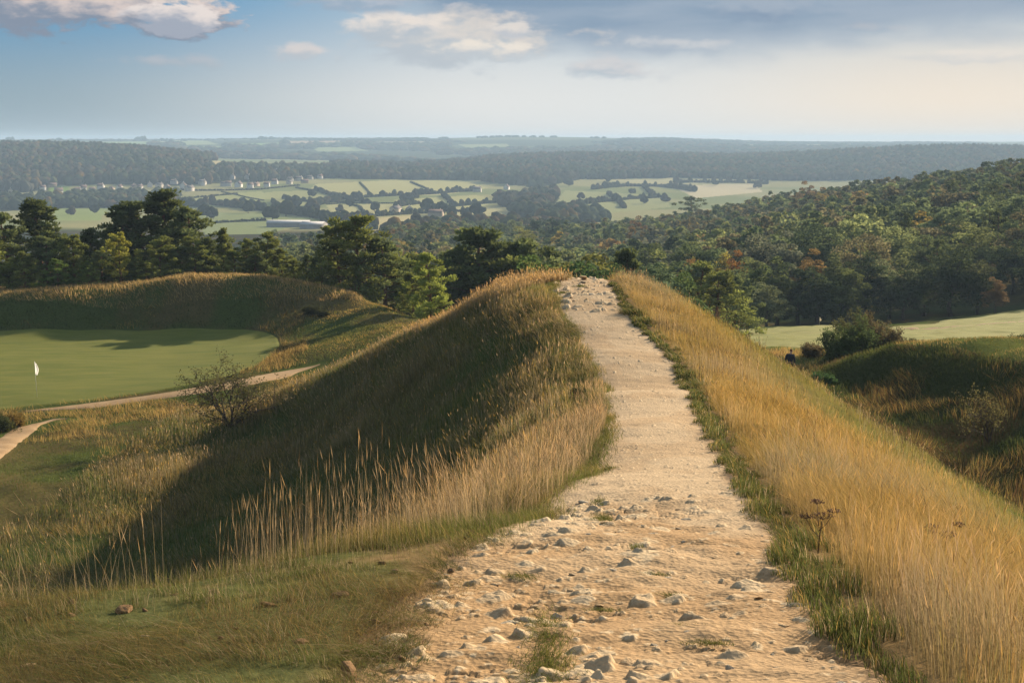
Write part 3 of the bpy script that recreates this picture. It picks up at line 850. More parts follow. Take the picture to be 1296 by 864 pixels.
# pines behind the mound and along the edge of the down: survey px of the tip, distance, prototype, width, colour, label
FRONT_PINES = [
    (-40, 262, 150, 1, 1.2, PD_, 'dark pine cut off by the left border of the view'),
    (8, 268, 147, 3, 1.15, PB, 'dark pine at the far left of the belt, crown touching the left border'),
    (48, 250, 156, 1, 1.35, PD_, 'tall dark pointed pine, the tall one farthest left in the belt behind the green'),
    (92, 296, 143, 2, 1.1, PG, 'mid-height pine between two tall dark pines, above the yellowish pines'),
    (113, 288, 150, 4, 1.25, PD_, 'dark pine with a narrow tip filling the gap left of the tallest pines'),
    (152, 255, 162, 1, 1.3, PD_, 'tall dark pine with a twin top, left one of the tallest clump'),
    (178, 254, 164, 3, 1.1, PD_, 'tall dark pine in the middle of the tallest clump'),
    (205, 239, 163, 4, 1.5, PD_, 'tallest and most pointed pine of the belt behind the green'),
    (238, 262, 158, 5, 1.15, PB, 'tall pine at the right end of the tallest clump, its right side sunlit'),
    (30, 318, 137, 5, 1.2, PG, 'low bushy green pine at the left end above the worn steps'),
    (72, 328, 135, 5, 1.3, (.06, .085, .02), 'low spreading pine with bright green sunlit shelves'),
    (150, 293, 138, 2, .9, PY, 'yellow-green sunlit pine standing out from the dark belt'),
    (112, 330, 135, 5, 1.1, (.07, .09, .022), 'small green pine left of the yellow-green pine'),
    (200, 300, 142, 5, 1.25, PG, 'dense mid-green pine below the tallest pointed pine'),
    (246, 300, 146, 5, 1.2, PG, 'low dense pine closing the right end of the big clump'),
    (172, 325, 137, 3, 1.2, PB, 'small dark pine right beside the yellow-green pine'),
    (282, 288, 150, 4, .9, PG, 'slim pine with a spiky top in the gap above the mound crest'),
    (311, 303, 146, 5, 1.1, PG, 'rounded pine in the middle of the low row above the mound crest'),
    (335, 293, 147, 3, 1.0, PG, 'sunlit pine with a raised top at the right of the low row'),
    (357, 314, 149, 5, 1.0, PG, 'short pine at the right end of the low row above the mound'),
    (262, 318, 146, 5, 1.1, PB, 'short dark pine beside the slim spiky one'),
    (391, 322, 145, 5, .9, PB, 'low dark pine just left of the big spreading pine'),
    (452, 271, 133, 2, 1.25, PG, 'large spreading Scots pine with bare reddish trunk on the skyline of the down'),
    (428, 284, 136, 3, 1.0, PG, 'pine merged with the left side of the large spreading pine'),
    (487, 300, 131, 5, 1.1, PB, 'low pine with drooping shelves at the right foot of the large spreading pine'),
    (545, 319, 117, 3, .95, (.125, .14, .03), 'bright yellow-green young pine in the dip left of the ridge top'),
    (523, 345, 120, 5, .9, PG, 'small dark pine tucked against the left of the bright yellow-green one'),
    (603, 287, 138, 0, 1.3, PD_, 'big dark pine behind the left shoulder of the ridge'),
    (572, 312, 143, 1, 1.2, PD_, 'dark pine in shade to the left of the big dark pine'),
    (655, 301, 141, 0, 1.15, PB, 'dark pine rising just left of the path end'),
    (632, 318, 143, 5, 1.1, PD_, 'dark pine between the two tallest ones behind the ridge'),
    (792, 314, 122, 4, 1.0, PD_, 'narrow dark pine right behind the far end of the path'),
    (-15, 300, 140, 5, 1.4, PG, 'bushy green pine at the left border beneath the dark cut-off pine'),
    (58, 300, 146, 5, 1.4, PB, 'dense pine filling the foot of the tallest left pine'),
    (128, 318, 139, 5, 1.4, PB, 'wide dark-footed pine just left of the yellow-green pine'),
    (185, 330, 136, 5, 1.4, PG, 'lowest wide pine in front of the tall middle clump'),
    (222, 312, 144, 5, 1.4, PB, 'broad pine filling the space under the tallest pointed pine'),
    (265, 300, 152, 5, 1.2, PB, 'dark pine closing the gap between the big clump and the slim spiky pine'),
    (298, 318, 144, 5, 1.5, PG, 'low wide pine under the slim spiky one'),
    (322, 320, 143, 5, 1.5, PB, 'low wide pine under the rounded one above the mound crest'),
    (372, 328, 143, 5, 1.5, PG, 'lowest pine of the row, right of the short pine'),
    (408, 325, 142, 5, 1.3, PB, 'bushy pine at the left foot of the large spreading pine'),
    (508, 322, 134, 5, 1.3, PG, 'mid-height pine between the large spreading pine and the bright young one'),
    (585, 330, 140, 5, 1.5, PG, 'wide low pine at the foot of the big dark pine'),
    (672, 326, 136, 5, 1.3, PG, 'low pine at the right foot of the pine left of the path end'),
    (882, 330, 160, 3, 1.2, PG, 'pine with sunlit right side at the left end of the fairway trees'),
    (908, 342, 152, 5, 1.2, PG, 'bushy pine with lit green shelves beside the golden slope'),
    (930, 350, 166, 5, 1.0, PB, 'dark pine at the left edge of the fairway'),
]
for px, py, d, k, ws, c, lab in FRONT_PINES:
    if px < 420: d = 127 + (d - 135) * .5
    elif px < 500: d = 122 + (d - 117) * .45
    if 0: pass          # the belt stands right behind the mound
    ws *= 1.12
    x, y, z = at_top(px, py, d)
    plant_tree('pine_tree', PINES[k], x, y, top=z, ws=ws, color=tuple(v * 1.2 for v in c), label=lab)

OG = (.055, .07, .024); OY = (.20, .17, .03); OO = (.20, .095, .022); OD = (.032, .042, .018); OB = (.10, .075, .035); GB = (.085, .095, .045); BL = (.055, .075, .04)
FRONT_BROADS = [
    (690, 328, 104, 4, 1.3, (.05, .075, .022), 'round bright green bush at the left of the path end'),
    (722, 326, 101, 4, 1.3, (.085, .085, .025), 'olive bush with tinges of orange straight behind the path end'),
    (750, 334, 99, 4, 1.25, (.04, .065, .022), 'dense dark green bush behind the end of the path'),
    (772, 336, 108, 4, 1.2, (.05, .07, .025), 'green bush between the path end and the narrow dark pine'),
    (815, 337, 112, 4, 1.3, BL, 'blue-green bush behind the grass right of the path end'),
    (838, 340, 114, 4, 1.3, BL, 'small blue-green bush, second from the path end over the golden grass'),
    (858, 346, 116, 4, 1.2, (.06, .085, .03), 'light green bush next to the first pine right of the path'),
    (905, 316, 235, 0, 1.0, (.15, .125, .025), 'bright yellow round tree behind the pines by the fairway'),
    (931, 318, 232, 3, 1.1, (.15, .075, .018), 'orange tree right beside the bright yellow one'),
    (880, 324, 228, 1, 1.1, (.13, .075, .022), 'rusty tree left of the bright yellow one'),
    (958, 332, 196, 1, 1.1, OG, 'green tree at the left end of the fairway wall of trees'),
    (986, 326, 199, 3, 1.2, PB, 'upright dark green tree behind the small fairway flag, left side'),
    (972, 358, 190, 4, 1.3, GB, 'low grey-green tree at the edge of the fairway'),
    (1012, 331, 200, 1, 1.2, OD, 'shaded tree directly behind the distant flag'),
    (1036, 345, 196, 4, 1.3, OD, 'low dark tree behind the distant flag'),
    (1058, 322, 203, 3, 1.2, (.06, .068, .026), 'olive tree with a pointed top above the dark fairway edge'),
    (1075, 336, 197, 1, 1.2, (.065, .075, .025), 'tree with lit olive top behind the big bramble bush'),
    (1097, 322, 204, 4, 1.2, OD, 'very dark tree in the shaded middle of the fairway edge'),
    (1128, 325, 205, 0, 1.1, GB, 'grey-green tree with a rounded top above the dark edge'),
    (1146, 340, 199, 4, 1.2, OD, 'low black-green tree in deep shade behind the bramble bush'),
    (1172, 330, 203, 1, 1.3, OD, 'dark tree left of the largest dark oak'),
    (1208, 312, 198, 2, 1.35, (.03, .038, .016), 'largest dark round tree at the fairway edge'),
    (1240, 330, 197, 4, 1.2, (.05, .055, .024), 'dark tree with grey ivy at the right of the largest dark one'),
    (1262, 352, 192, 4, 1.1, (.10, .065, .03), 'brownish tree at the right end of the dark fairway edge'),
    (1285, 300, 215, 0, 1.4, OD, 'tall dark tree at the right border above the sunny fairway corner'),
    (1330, 305, 205, 2, 1.3, OD, 'dark tree cut off by the right border above the fairway'),
    (1380, 300, 200, 0, 1.3, OD, 'dark oak just outside the right of the fairway'),
    (1172, 280, 320, 0, 1.2, (.14, .14, .035), 'yellow-green round tree high in the wood above the largest dark tree'),
    (1122, 300, 285, 2, 1.1, (.12, .12, .035), 'sunlit olive-yellow tree above the shaded middle of the fairway edge'),
    (1046, 306, 275, 0, 1.1, (.115, .115, .04), 'pale olive tree rising behind the distant flag'),
    (1195, 306, 245, 2, 1.2, (.10, .105, .03), 'yellowish tree directly behind the largest dark tree'),
    (1000, 316, 255, 4, 1.1, (.13, .09, .03), 'amber tree behind the upright dark green one'),
    (1090, 292, 330, 1, 1.3, (.12, .10, .035), 'brownish-yellow tree in the middle of the wooded slope above the bramble'),
    (948, 340, 215, 0, 1.2, (.075, .085, .03), 'light olive tree behind the left end of the fairway edge'),
]
for px, py, d, k, ws, c, lab in FRONT_BROADS:
    x, y, z = at_top(px, py, d)
    kind = 'bush' if ' bush' in lab.split(' behind')[0].split(' at ')[0].split(' between')[0].split(' next')[0] + ' ' and d < 125 else 'broadleaf_tree'
    plant_tree(kind, BROADS[k], x, y, top=z, ws=ws, color=c, label=lab, cat='bush' if kind == 'bush' else 'tree')

# dark round trees in the valley below the ridge, and the pine clump on the right skyline
for px, py, d, pr_, ws, c, lab in [
    (548, 278, 560, BROADS[0], 1.0, (.03, .042, .02), 'large dark round tree below the ridge, left of the pale roadside field'),
    (587, 284, 540, BROADS[2], 1.0, (.04, .05, .024), 'broad dark tree beside the large round one below the ridge'),
    (681, 276, 640, BROADS[1], 1.3, (.022, .034, .018), 'left one of two dark domed trees in the valley'),
    (703, 275, 640, BROADS[1], 1.2, (.022, .034, .018), 'right one of two dark domed trees in the valley'),
    (1262, 204, 540, MIDPINES[1], 1.6, PD_, 'dark umbrella-shaped pine on the right skyline, left of the tallest'),
    (1280, 200, 520, MIDPINES[1], 1.8, PD_, 'tallest umbrella-shaped pine on the right skyline'),
    (1165, 219, 600, MIDPINES[0], 1.5, PD_, 'small dark pine on the wooded skyline, middle one'),
    (1020, 230, 655, BROADS[3], 1.3, (.10, .06, .022), 'orange-brown tree on the skyline of the wooded hillside'),
    (875, 248, 740, MIDPINES[1], 1.6, PD_, 'dark pine at the low left end of the wooded skyline'),
    (665, 288, 470, BROADS[4], 1.1, (.12, .12, .03), 'yellowish tree behind the big dark pine'),
    (808, 274, 560, BROADS[3], 1.2, (.10, .06, .025), 'rust-coloured tree at the left end of the wooded hillside'),
]:
    x, y, z = at_top(px, py, d)
    plant_tree('pine_tree' if 'pine ' in lab.split(',')[0] + ' ' and 'behind' not in lab else 'broadleaf_tree', pr_, x, y, top=z, ws=ws, color=c, label=lab)

# ------------------------------------------------------------------ the wooded hillside on the right: every tree its own while they show large
PALETTE = [((.062, .076, .030), .30, 'dull green'), ((.042, .055, .024), .17, 'dark green'), ((.080, .070, .034), .13, 'brown-tinged'), ((.098, .108, .040), .17, 'light olive'), ((.072, .076, .046), .15, 'greyish'), ((.15, .115, .03), .06, 'yellowing'), ((.125, .085, .03), .025, 'orange')]
cum = np.cumsum([p[1] for p in PALETTE])


def free(x, y, r):
    for a, b, q in TREES:
        if (a - x) ** 2 + (b - y) ** 2 < (r * .55 + q * .45) ** 2: return False
    return True


cand = []
gh = np.random.default_rng(77)
for _ in range(16000):
    d = 125 + (860 - 125) * math.sqrt(gh.random()); px = 330 + gh.random() * 1060
    x = (px - 648) / F * d
    pxx, pyy = px, 0
    # open ground: hollow, fairway, mound and the near slopes stay clear
    if px > 850 and d < 214: continue
    if px < 850 and d < 150: continue
    if px < 590 and d < 330: continue
    if px < 560 and d > 780: continue
    if px < 490 and d > 600: continue
    if px < 420 and d < 170: continue
    if px > 1262 and 300 < d < 420 and gh.random() < .8: continue
    cand.append((d, x, px))
cand.sort()
cell = {}
for a, b, q in TREES: cell.setdefault((int(a // 12), int(b // 12)), []).append((a, b, q))
HILL = []
for d, x, px in cand:
    r = 5.0 + 2.0 * gh.random() if d > 300 else 4.4 + 1.7 * gh.random()
    k = (int(x // 12), int(d // 12)); ok = True
    for i in (-1, 0, 1):
        for j in (-1, 0, 1):
            for a, b, q in cell.get((k[0] + i, k[1] + j), ()):
                if (a - x) ** 2 + (b - d) ** 2 < (.85 * (r + min(q, 5))) ** 2: ok = False; break
    if not ok: continue
    cell.setdefault(k, []).append((x, d, r)); HILL.append((x, d, r, px))
print('hillside trees', len(HILL))
stuffbuf = Buf()
RX = [4.4, 4.0, 4.9, 3.5, 4.6]
lowproto = [make_broad(41 + i, rx=RX[i], lumps=22, per=16, leaf=1.15, base=.0) for i in range(4)]


def mesh_np(me):
    v = np.empty(len(me.vertices) * 3, np.float32); me.vertices.foreach_get('co', v)
    l = np.empty(len(me.loops), np.int32); me.loops.foreach_get('vertex_index', l)
    c = np.empty(len(me.vertices) * 4, np.float32); me.color_attributes['Col'].data.foreach_get('color', c)
    return v.reshape(-1, 3), l.reshape(-1, 4), c.reshape(-1, 4)[:, :3]


LOWNP = [mesh_np(p[1]) for p in lowproto]
n_ind = 0
for x, d, r, px in HILL:
    w = fbm(x / 45., d / 45., 5, 2)
    q = np.clip(gh.random() * .75 + (w - .35) * .9, 0, .999)
    if gh.random() < .06: q = gh.random()
    i = int(np.searchsorted(cum, q)); i = min(i, len(PALETTE) - 1)
    c = np.array(PALETTE[i][0]) * (.8 + .45 * gh.random()) * 1.1
    H = (9.2 + 4.0 * gh.random()) * (1.0 if d > 300 else .92)
    if d < 170: H *= .6
    pine = gh.random() < .10
    if n_ind < 288 and d > 140:
        n_ind += 1
        if pine:
            plant_tree('pine_tree', MIDPINES[n_ind % 2], x, d, H=H, ws=1.0, color=PD_, label='dark pine among the autumn trees of the wooded right hillside', group='pines scattered in the hillside wood')
        else:
            pr_ = MIDS[n_ind % 5] if d > 260 else BROADS[n_ind % 5]
            plant_tree('broadleaf_tree', pr_, x, d, H=H, ws=r / 4.0 * 1.12 * 10 / H * .95, color=tuple(c), label='%s tree in the dense autumn wood on the right hillside' % PALETTE[i][2], group='%s trees of the hillside wood' % PALETTE[i][2])
    else:
        V, Q, CC = LOWNP[int(gh.integers(0, 4))]
        a = gh.random() * 6.28; s = H / 10; wv = r / 4.0 * 1.1
        Vr = np.stack([(V[:, 0] * math.cos(a) - V[:, 1] * math.sin(a)) * wv + x, (V[:, 0] * math.sin(a) + V[:, 1] * math.cos(a)) * wv + d, V[:, 2] * s + gz(x, d)], 1)
        stuffbuf.add(Vr, Q, None, CC * c * TREEK)
M_WOOD = foliage_mat('wood_foliage', .3, obj_color=False, rand=.06, nscale=.15)
tag(link('hillside_wood', stuffbuf.mesh('hillside_wood', [M_WOOD])), 'dense mixed autumn woodland on the far part of the right hillside', 'woodland', kind='stuff')

# ------------------------------------------------------------------ far woods, hedges, field trees, village
def blob(seed, sub=1):
    bm = bmesh.new(); bmesh.ops.create_icosphere(bm, subdivisions=sub + 1, radius=1)
    v = np.array([w.co for w in bm.verts]); f = np.array([[w.index for w in q.verts] for q in bm.faces]); bm.free()
    g_ = np.random.default_rng(seed)
    n = np.zeros(len(v))
    for k in range(9):
        u = rand_unit(1, g_)[0]; n = np.maximum(n, np.clip((v @ u - .55) / .45, 0, 1) * (.25 + .3 * g_.random()))
    v = v * (.78 + n + .10 * g_.normal(size=len(v)))[:, None]
    v[:, 2] = v[:, 2] * .9 + .75
    v[:, 2] = np.maximum(v[:, 2], -.1)
    return v, f


BL1 = [blob(i, 1) for i in range(6)]; BL0 = [blob(20 + i, 0) for i in range(6)]


def blob_tree(buf, x, y, r, h, col, lib, gg):
    v, f = lib[int(gg.integers(0, len(lib)))]
    a = gg.random() * 6.28
    V = np.stack([(v[:, 0] * math.cos(a) - v[:, 1] * math.sin(a)) * r + x, (v[:, 0] * math.sin(a) + v[:, 1] * math.cos(a)) * r + y, v[:, 2] * h / 1.7 + gz(x, y) - .3], 1)
    buf.add(V, None, f, np.asarray(col) * (.85 + .3 * gg.random(len(v)))[:, None])


HOUSES_PX = [(17, 244), (57, 244), (67, 242), (75, 247), (90, 246), (97, 244), (104, 243), (115, 242), (129, 239), (141, 240), (153, 241), (170, 240), (180, 240), (190, 238), (202, 238), (215, 237), (222, 238), (232, 237), (241, 240),
             (253, 236), (262, 238), (281, 238), (292, 239), (302, 238), (315, 237), (325, 237), (340, 237), (350, 236), (362, 234), (313, 223), (320, 223), (330, 222.5), (337, 221.5), (345, 221), (355, 222), (366, 230), (376, 231), (385, 229), (393, 227), (402, 226), (409, 225),
             (160, 251.5), (500, 269), (516, 272), (548, 274), (603, 243), (641, 240), (296, 227)]
_gp = np.random.default_rng(8)
HOUSES = [hit(px + _gp.normal() * 2.0, py + (_gp.normal() * 1.8 - .8 if i not in (0, 3, 41, 42, 44, 45, 46, 47) else 0), 850, 4000, 2500) for i, (px, py) in enumerate(HOUSES_PX)]
hx = np.array([h[0] for h in HOUSES]); hy = np.array([h[1] for h in HOUSES])
gf = np.random.default_rng(5)
WC = [(.045, .055, .026), (.035, .045, .022), (.075, .062, .032), (.06, .068, .03), (.09, .06, .03), (.055, .052, .034)]


def near_house(x, y):
    dx = np.abs(hx - x); dy = hy - y
    return bool(((dx < 11) & (dy > -9) & (dy < 75)).any())


for nm, lab in (('left', 'hanging beech wood on the hill above the village'), ('mid', 'wooded band behind the village and the pale fields'), ('copse', 'tangle of trees on the valley floor'), ('hill', 'long wooded hill closing the valley'), ('plateau', 'distant blue woods and copses below the horizon')):
    buf = Buf(); cnt = 0
    for n2, poly, a, b in WOODS:
        if n2 != nm: continue
        pxs = [p[0] for p in poly]
        sp = {'left': 9.5, 'mid': 10, 'copse': 9, 'hill': 10.5, 'plateau': 24}[nm]
        area = .5 * (max(pxs) - min(pxs)) / F * (b * b - a * a)
        n = int(area / (sp * sp))
        d = np.sqrt(a * a + (b * b - a * a) * gf.random(n)); px = min(pxs) + (max(pxs) - min(pxs)) * gf.random(n)
        x = (px - 648) / F * d
        z = height(x, d); ppx, ppy = proj(x, d, z)
        k = inpoly(ppx, ppy, poly)
        for fp, c in (FIELDS[16:] if nm == 'plateau' else FIELDS[:16]):
            k &= ~inpoly(ppx, ppy, fp)
        if nm == 'plateau':
            k &= fbm(x / 420., d / 420., 91, 3) < .51
        if nm in ('mid', 'copse'):
            k &= fbm(x / 60., d / 60., 92, 2) < (.62 if nm == 'mid' else .54)
        for i in np.flatnonzero(k):
            if nm in ('left', 'mid', 'copse') and near_house(x[i], d[i]): continue
            r = sp * (.5 + .22 * gf.random()); h = (9 + 5 * gf.random()) * (.8 if nm == 'copse' else 1)
            if nm == 'plateau': h = (9 + 6 * gf.random()) * (1 if d[i] < 4400 else .5)
            w = fbm(x[i] / 90., d[i] / 90., 15, 2)
            c = 1.35 * np.array(WC[min(int(np.clip((w - .3) * 2.4 + gf.normal() * .22, 0, .99) * 6), 5)]) * (.8 + .4 * gf.random())
            if gf.random() < .03: c = np.array((.15, .10, .03))
            blob_tree(buf, x[i], d[i], r, h, c, BL0 if nm in ('plateau', 'hill') else BL1, gf); cnt += 1
    print('wood', nm, cnt)
    tag(link('woodland', buf.mesh('woodland', [M_WOOD], True)), lab, 'woodland', kind='stuff')

# skyline copses and lone trees of the far plateau
SKY = [(12, 8, 172), (25, 6, 176), (40, 5, 176), (75, 4, 174), (100, 4, 176.5), (118, 3, 176), (133, 4, 176.5), (152, 4, 174.5), (172, 3, 176), (181, 10, 171.5), (206, 4, 174), (213, 4, 174), (232, 5, 174), (268, 10, 176), (288, 5, 175), (320, 4, 174.5), (340, 14, 171), (362, 5, 172.5), (377, 10, 174.5), (400, 12, 174.5), (426, 5, 173.5),
       (455, 5, 175), (520, 5, 174), (560, 6, 174), (610, 10, 173.5), (630, 10, 173), (652, 16, 172), (680, 10, 174), (700, 4, 175), (752, 4, 176), (765, 3, 176.5), (838, 16, 175), (855, 10, 175)]
M_FT = foliage_mat('hedge_foliage', .25, obj_color=False, rand=.06, nscale=.3)
for i, (px, w, top) in enumerate(SKY):
    buf = Buf(); D = 5000
    for k in range(max(2, int(w / 1.8))):
        q = px + (gf.random() - .5) * 2 * w * .75
        x, y, z = P(q, top - .8 + 1.2 * gf.random() + abs(q - px) / w * 2, D + gf.normal() * 20)
        z0 = gz(x, y)
        v, f = BL1[int(gf.integers(0, 6))]
        H = max(z - z0, 8)
        buf.add(np.stack([v[:, 0] * (7 + 5 * gf.random()) + x, v[:, 1] * 9 + y, v[:, 2] * H / 1.9 + z0 - 1], 1), None, f, np.array((.035, .045, .024)))
    tag(link('copse' if w > 5 else 'skyline_tree', buf.mesh('copse', [M_FT], True)), 'small dark %s standing on the far skyline' % ('copse' if w > 5 else 'clump of trees'), 'trees', 'copses on the far skyline' if w > 5 else 'small tree clumps on the far skyline')

# hedgerows between the fields
HEDGES = [
    ([(394, 262), (415, 256), (440, 251.5), (480, 249), (520, 247), (560, 245), (600, 242)], 7, 'tree-lined hedge along the far side of the long middle field'),
    ([(300, 260), (330, 266), (350, 269), (380, 273), (410, 277.5), (432, 281)], 8, 'thick dark hedge running down across the middle of the green fields'),
    ([(222, 262), (235, 261), (250, 262), (262, 263)], 9, 'clump of hedge trees right of the tallest pine'),
    ([(264, 258.5), (285, 261), (305, 263.5), (322, 266)], 9, 'row of hedge trees in the middle of the left fields'),
    ([(398, 240.5), (420, 248), (445, 254), (470, 257.5)], 5, 'hedge along the left edge of the big pale field'),
    ([(280, 243), (300, 247), (320, 251.5), (334, 254)], 2.5, 'thin dark field wall running down from the village'),
    ([(455, 275.5), (490, 273), (520, 271), (560, 268), (590, 268)], 5, 'hedge behind the tan field'),
    ([(360, 252), (385, 255), (410, 257), (430, 256)], 5, 'short hedge above the fields in the centre left'),
    ([(375, 238), (400, 242), (430, 246), (440, 249)], 4, 'hedge dropping from the right end of the village'),
    ([(412, 284), (430, 282), (450, 285), (475, 291)], 9, 'wooded hedge beside the white-roofed sheds'),
    ([(570, 262), (600, 259), (640, 256), (660, 254)], 6, 'hedge on the far side of the right middle field'),
    ([(500, 262), (515, 260), (530, 258)], 7, 'short clump of hedge trees inside the middle field'),
    ([(752, 240), (790, 236), (830, 236), (860, 239), (880, 243)], 8, 'leafy hedge across the hazy valley fields'),
    ([(745, 227), (790, 225), (840, 224), (900, 226), (950, 226)], 9, 'tree row at the foot of the far wooded hill'),
    ([(850, 232), (890, 231), (930, 231), (970, 233)], 8, 'tree row behind the pale ploughed field'),
    ([(720, 262), (760, 256), (800, 252), (840, 250)], 6, 'scattered hedge low in the hazy valley'),
    ([(225, 240.5), (255, 241.5), (285, 241.5), (330, 240), (380, 235)], 4, 'garden hedge below the village houses'),
    ([(20, 249), (60, 250), (100, 249.5), (140, 247), (180, 246), (220, 244)], 6, 'tree belt below the left end of the village'),
    ([(228, 252), (255, 250), (285, 247), (300, 246)], 4, 'thin hedge splitting the field right under the village'),
    ([(432, 256), (455, 262), (462, 270), (455, 276)], 4, 'short hedge dropping between the middle fields and the tan field'),
    ([(520, 231), (532, 236), (548, 243)], 4, 'hedge crossing the big pale field near its right end'),
    ([(455, 231), (462, 238), (470, 247)], 3, 'thin hedge crossing the big pale field near its middle'),
    ([(345, 256), (352, 262), (372, 272)], 5, 'hedge linking the village fields to the middle hedge'),
    ([(560, 247), (568, 254), (575, 262)], 5, 'hedge between the second middle field and the right middle field'),
    ([(770, 246), (782, 254), (790, 264)], 5, 'hedge dropping through the hazy valley pasture'),
    ([(815, 237), (822, 244), (830, 250)], 5, 'hedge left of the pale ploughed field'),
    ([(262, 283), (300, 281), (335, 279)], 4, 'faint hedge across the green field behind the tallest pines'),
    ([(415, 259), (440, 257), (470, 258), (500, 257.5)], 3, 'low hedge on top of the second middle field'),
]
for pts, sz, lab in HEDGES:
    sz *= .72
    W = np.array([hit(px, py, 850, 4000, 2500)[:2] for px, py in pts])
    s = np.concatenate([[0], np.cumsum(np.linalg.norm(np.diff(W, axis=0), axis=1))])
    buf = Buf(); t = 0.
    while t < s[-1]:
        x = np.interp(t, s, W[:, 0]) + gf.normal() * sz * .15; y = np.interp(t, s, W[:, 1]) + gf.normal() * sz * .15
        big = gf.random() < .35 and sz > 3
        r = sz * (.38 + .2 * gf.random()) * (1.3 if big else 1)
        c = np.array(WC[int(gf.integers(0, 4))]) * .9
        blob_tree(buf, x, y, r, (sz * (.75 + .3 * gf.random())) * (1.5 if big else .8), c, BL1, gf)
        t += r * (1.1 + .5 * gf.random())
    tag(link('hedge', buf.mesh('hedge', [M_FT], True)), lab, 'hedge', 'hedgerows of the valley')

# lone trees in the fields
LONE = [(370, 262, 13), (375, 263, 10), (348, 268, 8), (314, 270, 10), (262, 276, 12), (270, 277, 9), (430, 268, 7), (474, 268, 9), (512, 256, 9), (519, 257, 9), (526, 252, 8), (540, 268, 12), (548, 270, 10), (560, 272, 11), (525, 284, 9), (572, 275, 9), (590, 274, 9), (604, 276, 12),
        (640, 262, 12), (660, 268, 14), (680, 262, 14), (700, 255, 12), (735, 252, 8), (780, 255, 9), (800, 246, 8), (815, 258, 8), (842, 256, 9), (700, 245, 12), (720, 236, 12), (770, 231, 10), (960, 238, 11), (905, 235, 8), (453, 252, 9), (442, 262, 8), (395, 268, 12), (362, 274, 13), (345, 279, 12), (120, 270, 8), (90, 272, 8), (395, 250, 9)]
FT = []
for k in range(4):
    b_ = Buf(); g2 = np.random.default_rng(60 + k)
    for q in range(7):
        v, f = BL1[int(g2.integers(0, 6))]; s_ = .5 + .25 * g2.random()
        b_.add(v * s_ + np.array([*(g2.normal(size=2) * .38), .15 + .75 * g2.random()]), None, f, np.ones(3) * (.8 + .4 * g2.random()))
    t_ = Buf(); tube(t_, [(0, 0, -.2), (0, 0, .3), (0, 0, .9)], [.09, .07, .04], 6)
    FT.append((t_.mesh('field_tree_trunk', [M_BARK]), b_.mesh('field_tree_crown', [M_LEAF], True)))
for i, (px, py, h) in enumerate(LONE):
    x, y, z = hit(px, py, 850, 4000, 2500)
    t = thing('field_tree', 'small round tree standing in the pale fields of the valley', 'tree', (x, y, z), 'trees dotted over the valley fields', gf.random() * 6.28, (h * .48, h * .48, h / 2.0))
    link('trunk', FT[i % 4][0], t); c = link('crown', FT[i % 4][1], t); c.color = (*np.array(WC[i % 4]) * .95, 1)

# ------------------------------------------------------------------ village
M_WALLS = [matte('pale_render', (.48, .44, .38), .12, .5), matte('cream_stone', (.50, .43, .33), .15, .5), matte('white_render', (.54, .52, .49), .06, .5), matte('warm_stone', (.38, .30, .22), .15, .5)]
M_ROOFS = [matte('slate_roof', (.16, .14, .13), .3, 1.5), matte('tiled_roof', (.17, .12, .10), .3, 1.5)]
M_WIN = matte('window_glass', (.03, .04, .05), .2, 1, rough=.2, spec=.5)


def box_mesh(name, x0, x1, y0, y1, z0, z1, mat):
    b = Buf()
    b.add([(x0, y0, z0), (x1, y0, z0), (x1, y1, z0), (x0, y1, z0), (x0, y0, z1), (x1, y0, z1), (x1, y1, z1), (x0, y1, z1)], [(0, 3, 2, 1), (4, 5, 6, 7), (0, 1, 5, 4), (1, 2, 6, 5), (2, 3, 7, 6), (3, 0, 4, 7)])
    return b.mesh(name, [mat])


def house_meshes(L, W, E, RH, wm, rm):
    w = Buf()        # gabled walls, ridge along x
    w.add([(-L, -W, -1.5), (L, -W, -1.5), (L, W, -1.5), (-L, W, -1.5), (-L, -W, E), (L, -W, E), (L, W, E), (-L, W, E), (-L, 0, E + RH), (L, 0, E + RH)],
          [(0, 1, 5, 4), (2, 3, 7, 6), (1, 2, 6, 5), (3, 0, 4, 7)], [(5, 6, 9), (7, 4, 8)])
    r = Buf(); o = .35; t = .22; sl = RH / W
    for sgn in (-1, 1):
        y1 = sgn * (W + o); z1 = E - o * sl
        a = [(-L - o, 0, E + RH + .03), (L + o, 0, E + RH + .03), (L + o, y1, z1 + .03), (-L - o, y1, z1 + .03)]
        b_ = [(p[0], p[1], p[2] + t) for p in a]
        r.add(a + b_, [(0, 1, 2, 3), (4, 7, 6, 5), (0, 4, 5, 1), (1, 5, 6, 2), (2, 6, 7, 3), (3, 7, 4, 0)])
    win = Buf()
    for fy in (-1, 1):
        for fx in (-.6, 0, .6):
            for zz in (1.0, 3.4):
                if zz + 1.2 > E: continue
                y = fy * (W + .03); x = fx * L
                win.add([(x - .5, y, zz), (x + .5, y, zz), (x + .5, y, zz + 1.2), (x - .5, y, zz + 1.2)], [(0, 1, 2, 3)])
    for fx in (-1, 1):
        x = fx * (L + .03)
        for fy in (-.45, .45):
            win.add([(x, fy * W - .5, 1.2), (x, fy * W + .5, 1.2), (x, fy * W + .5, 2.5), (x, fy * W - .5, 2.5)], [(0, 1, 2, 3)])
    return w.mesh('house_wall', [wm]), r.mesh('house_roof', [rm]), win.mesh('house_window', [M_WIN]), box_mesh('house_chimney', L * .6, L * .6 + .9, -.45, .45, E + RH - .4, E + RH + 1.3, wm)


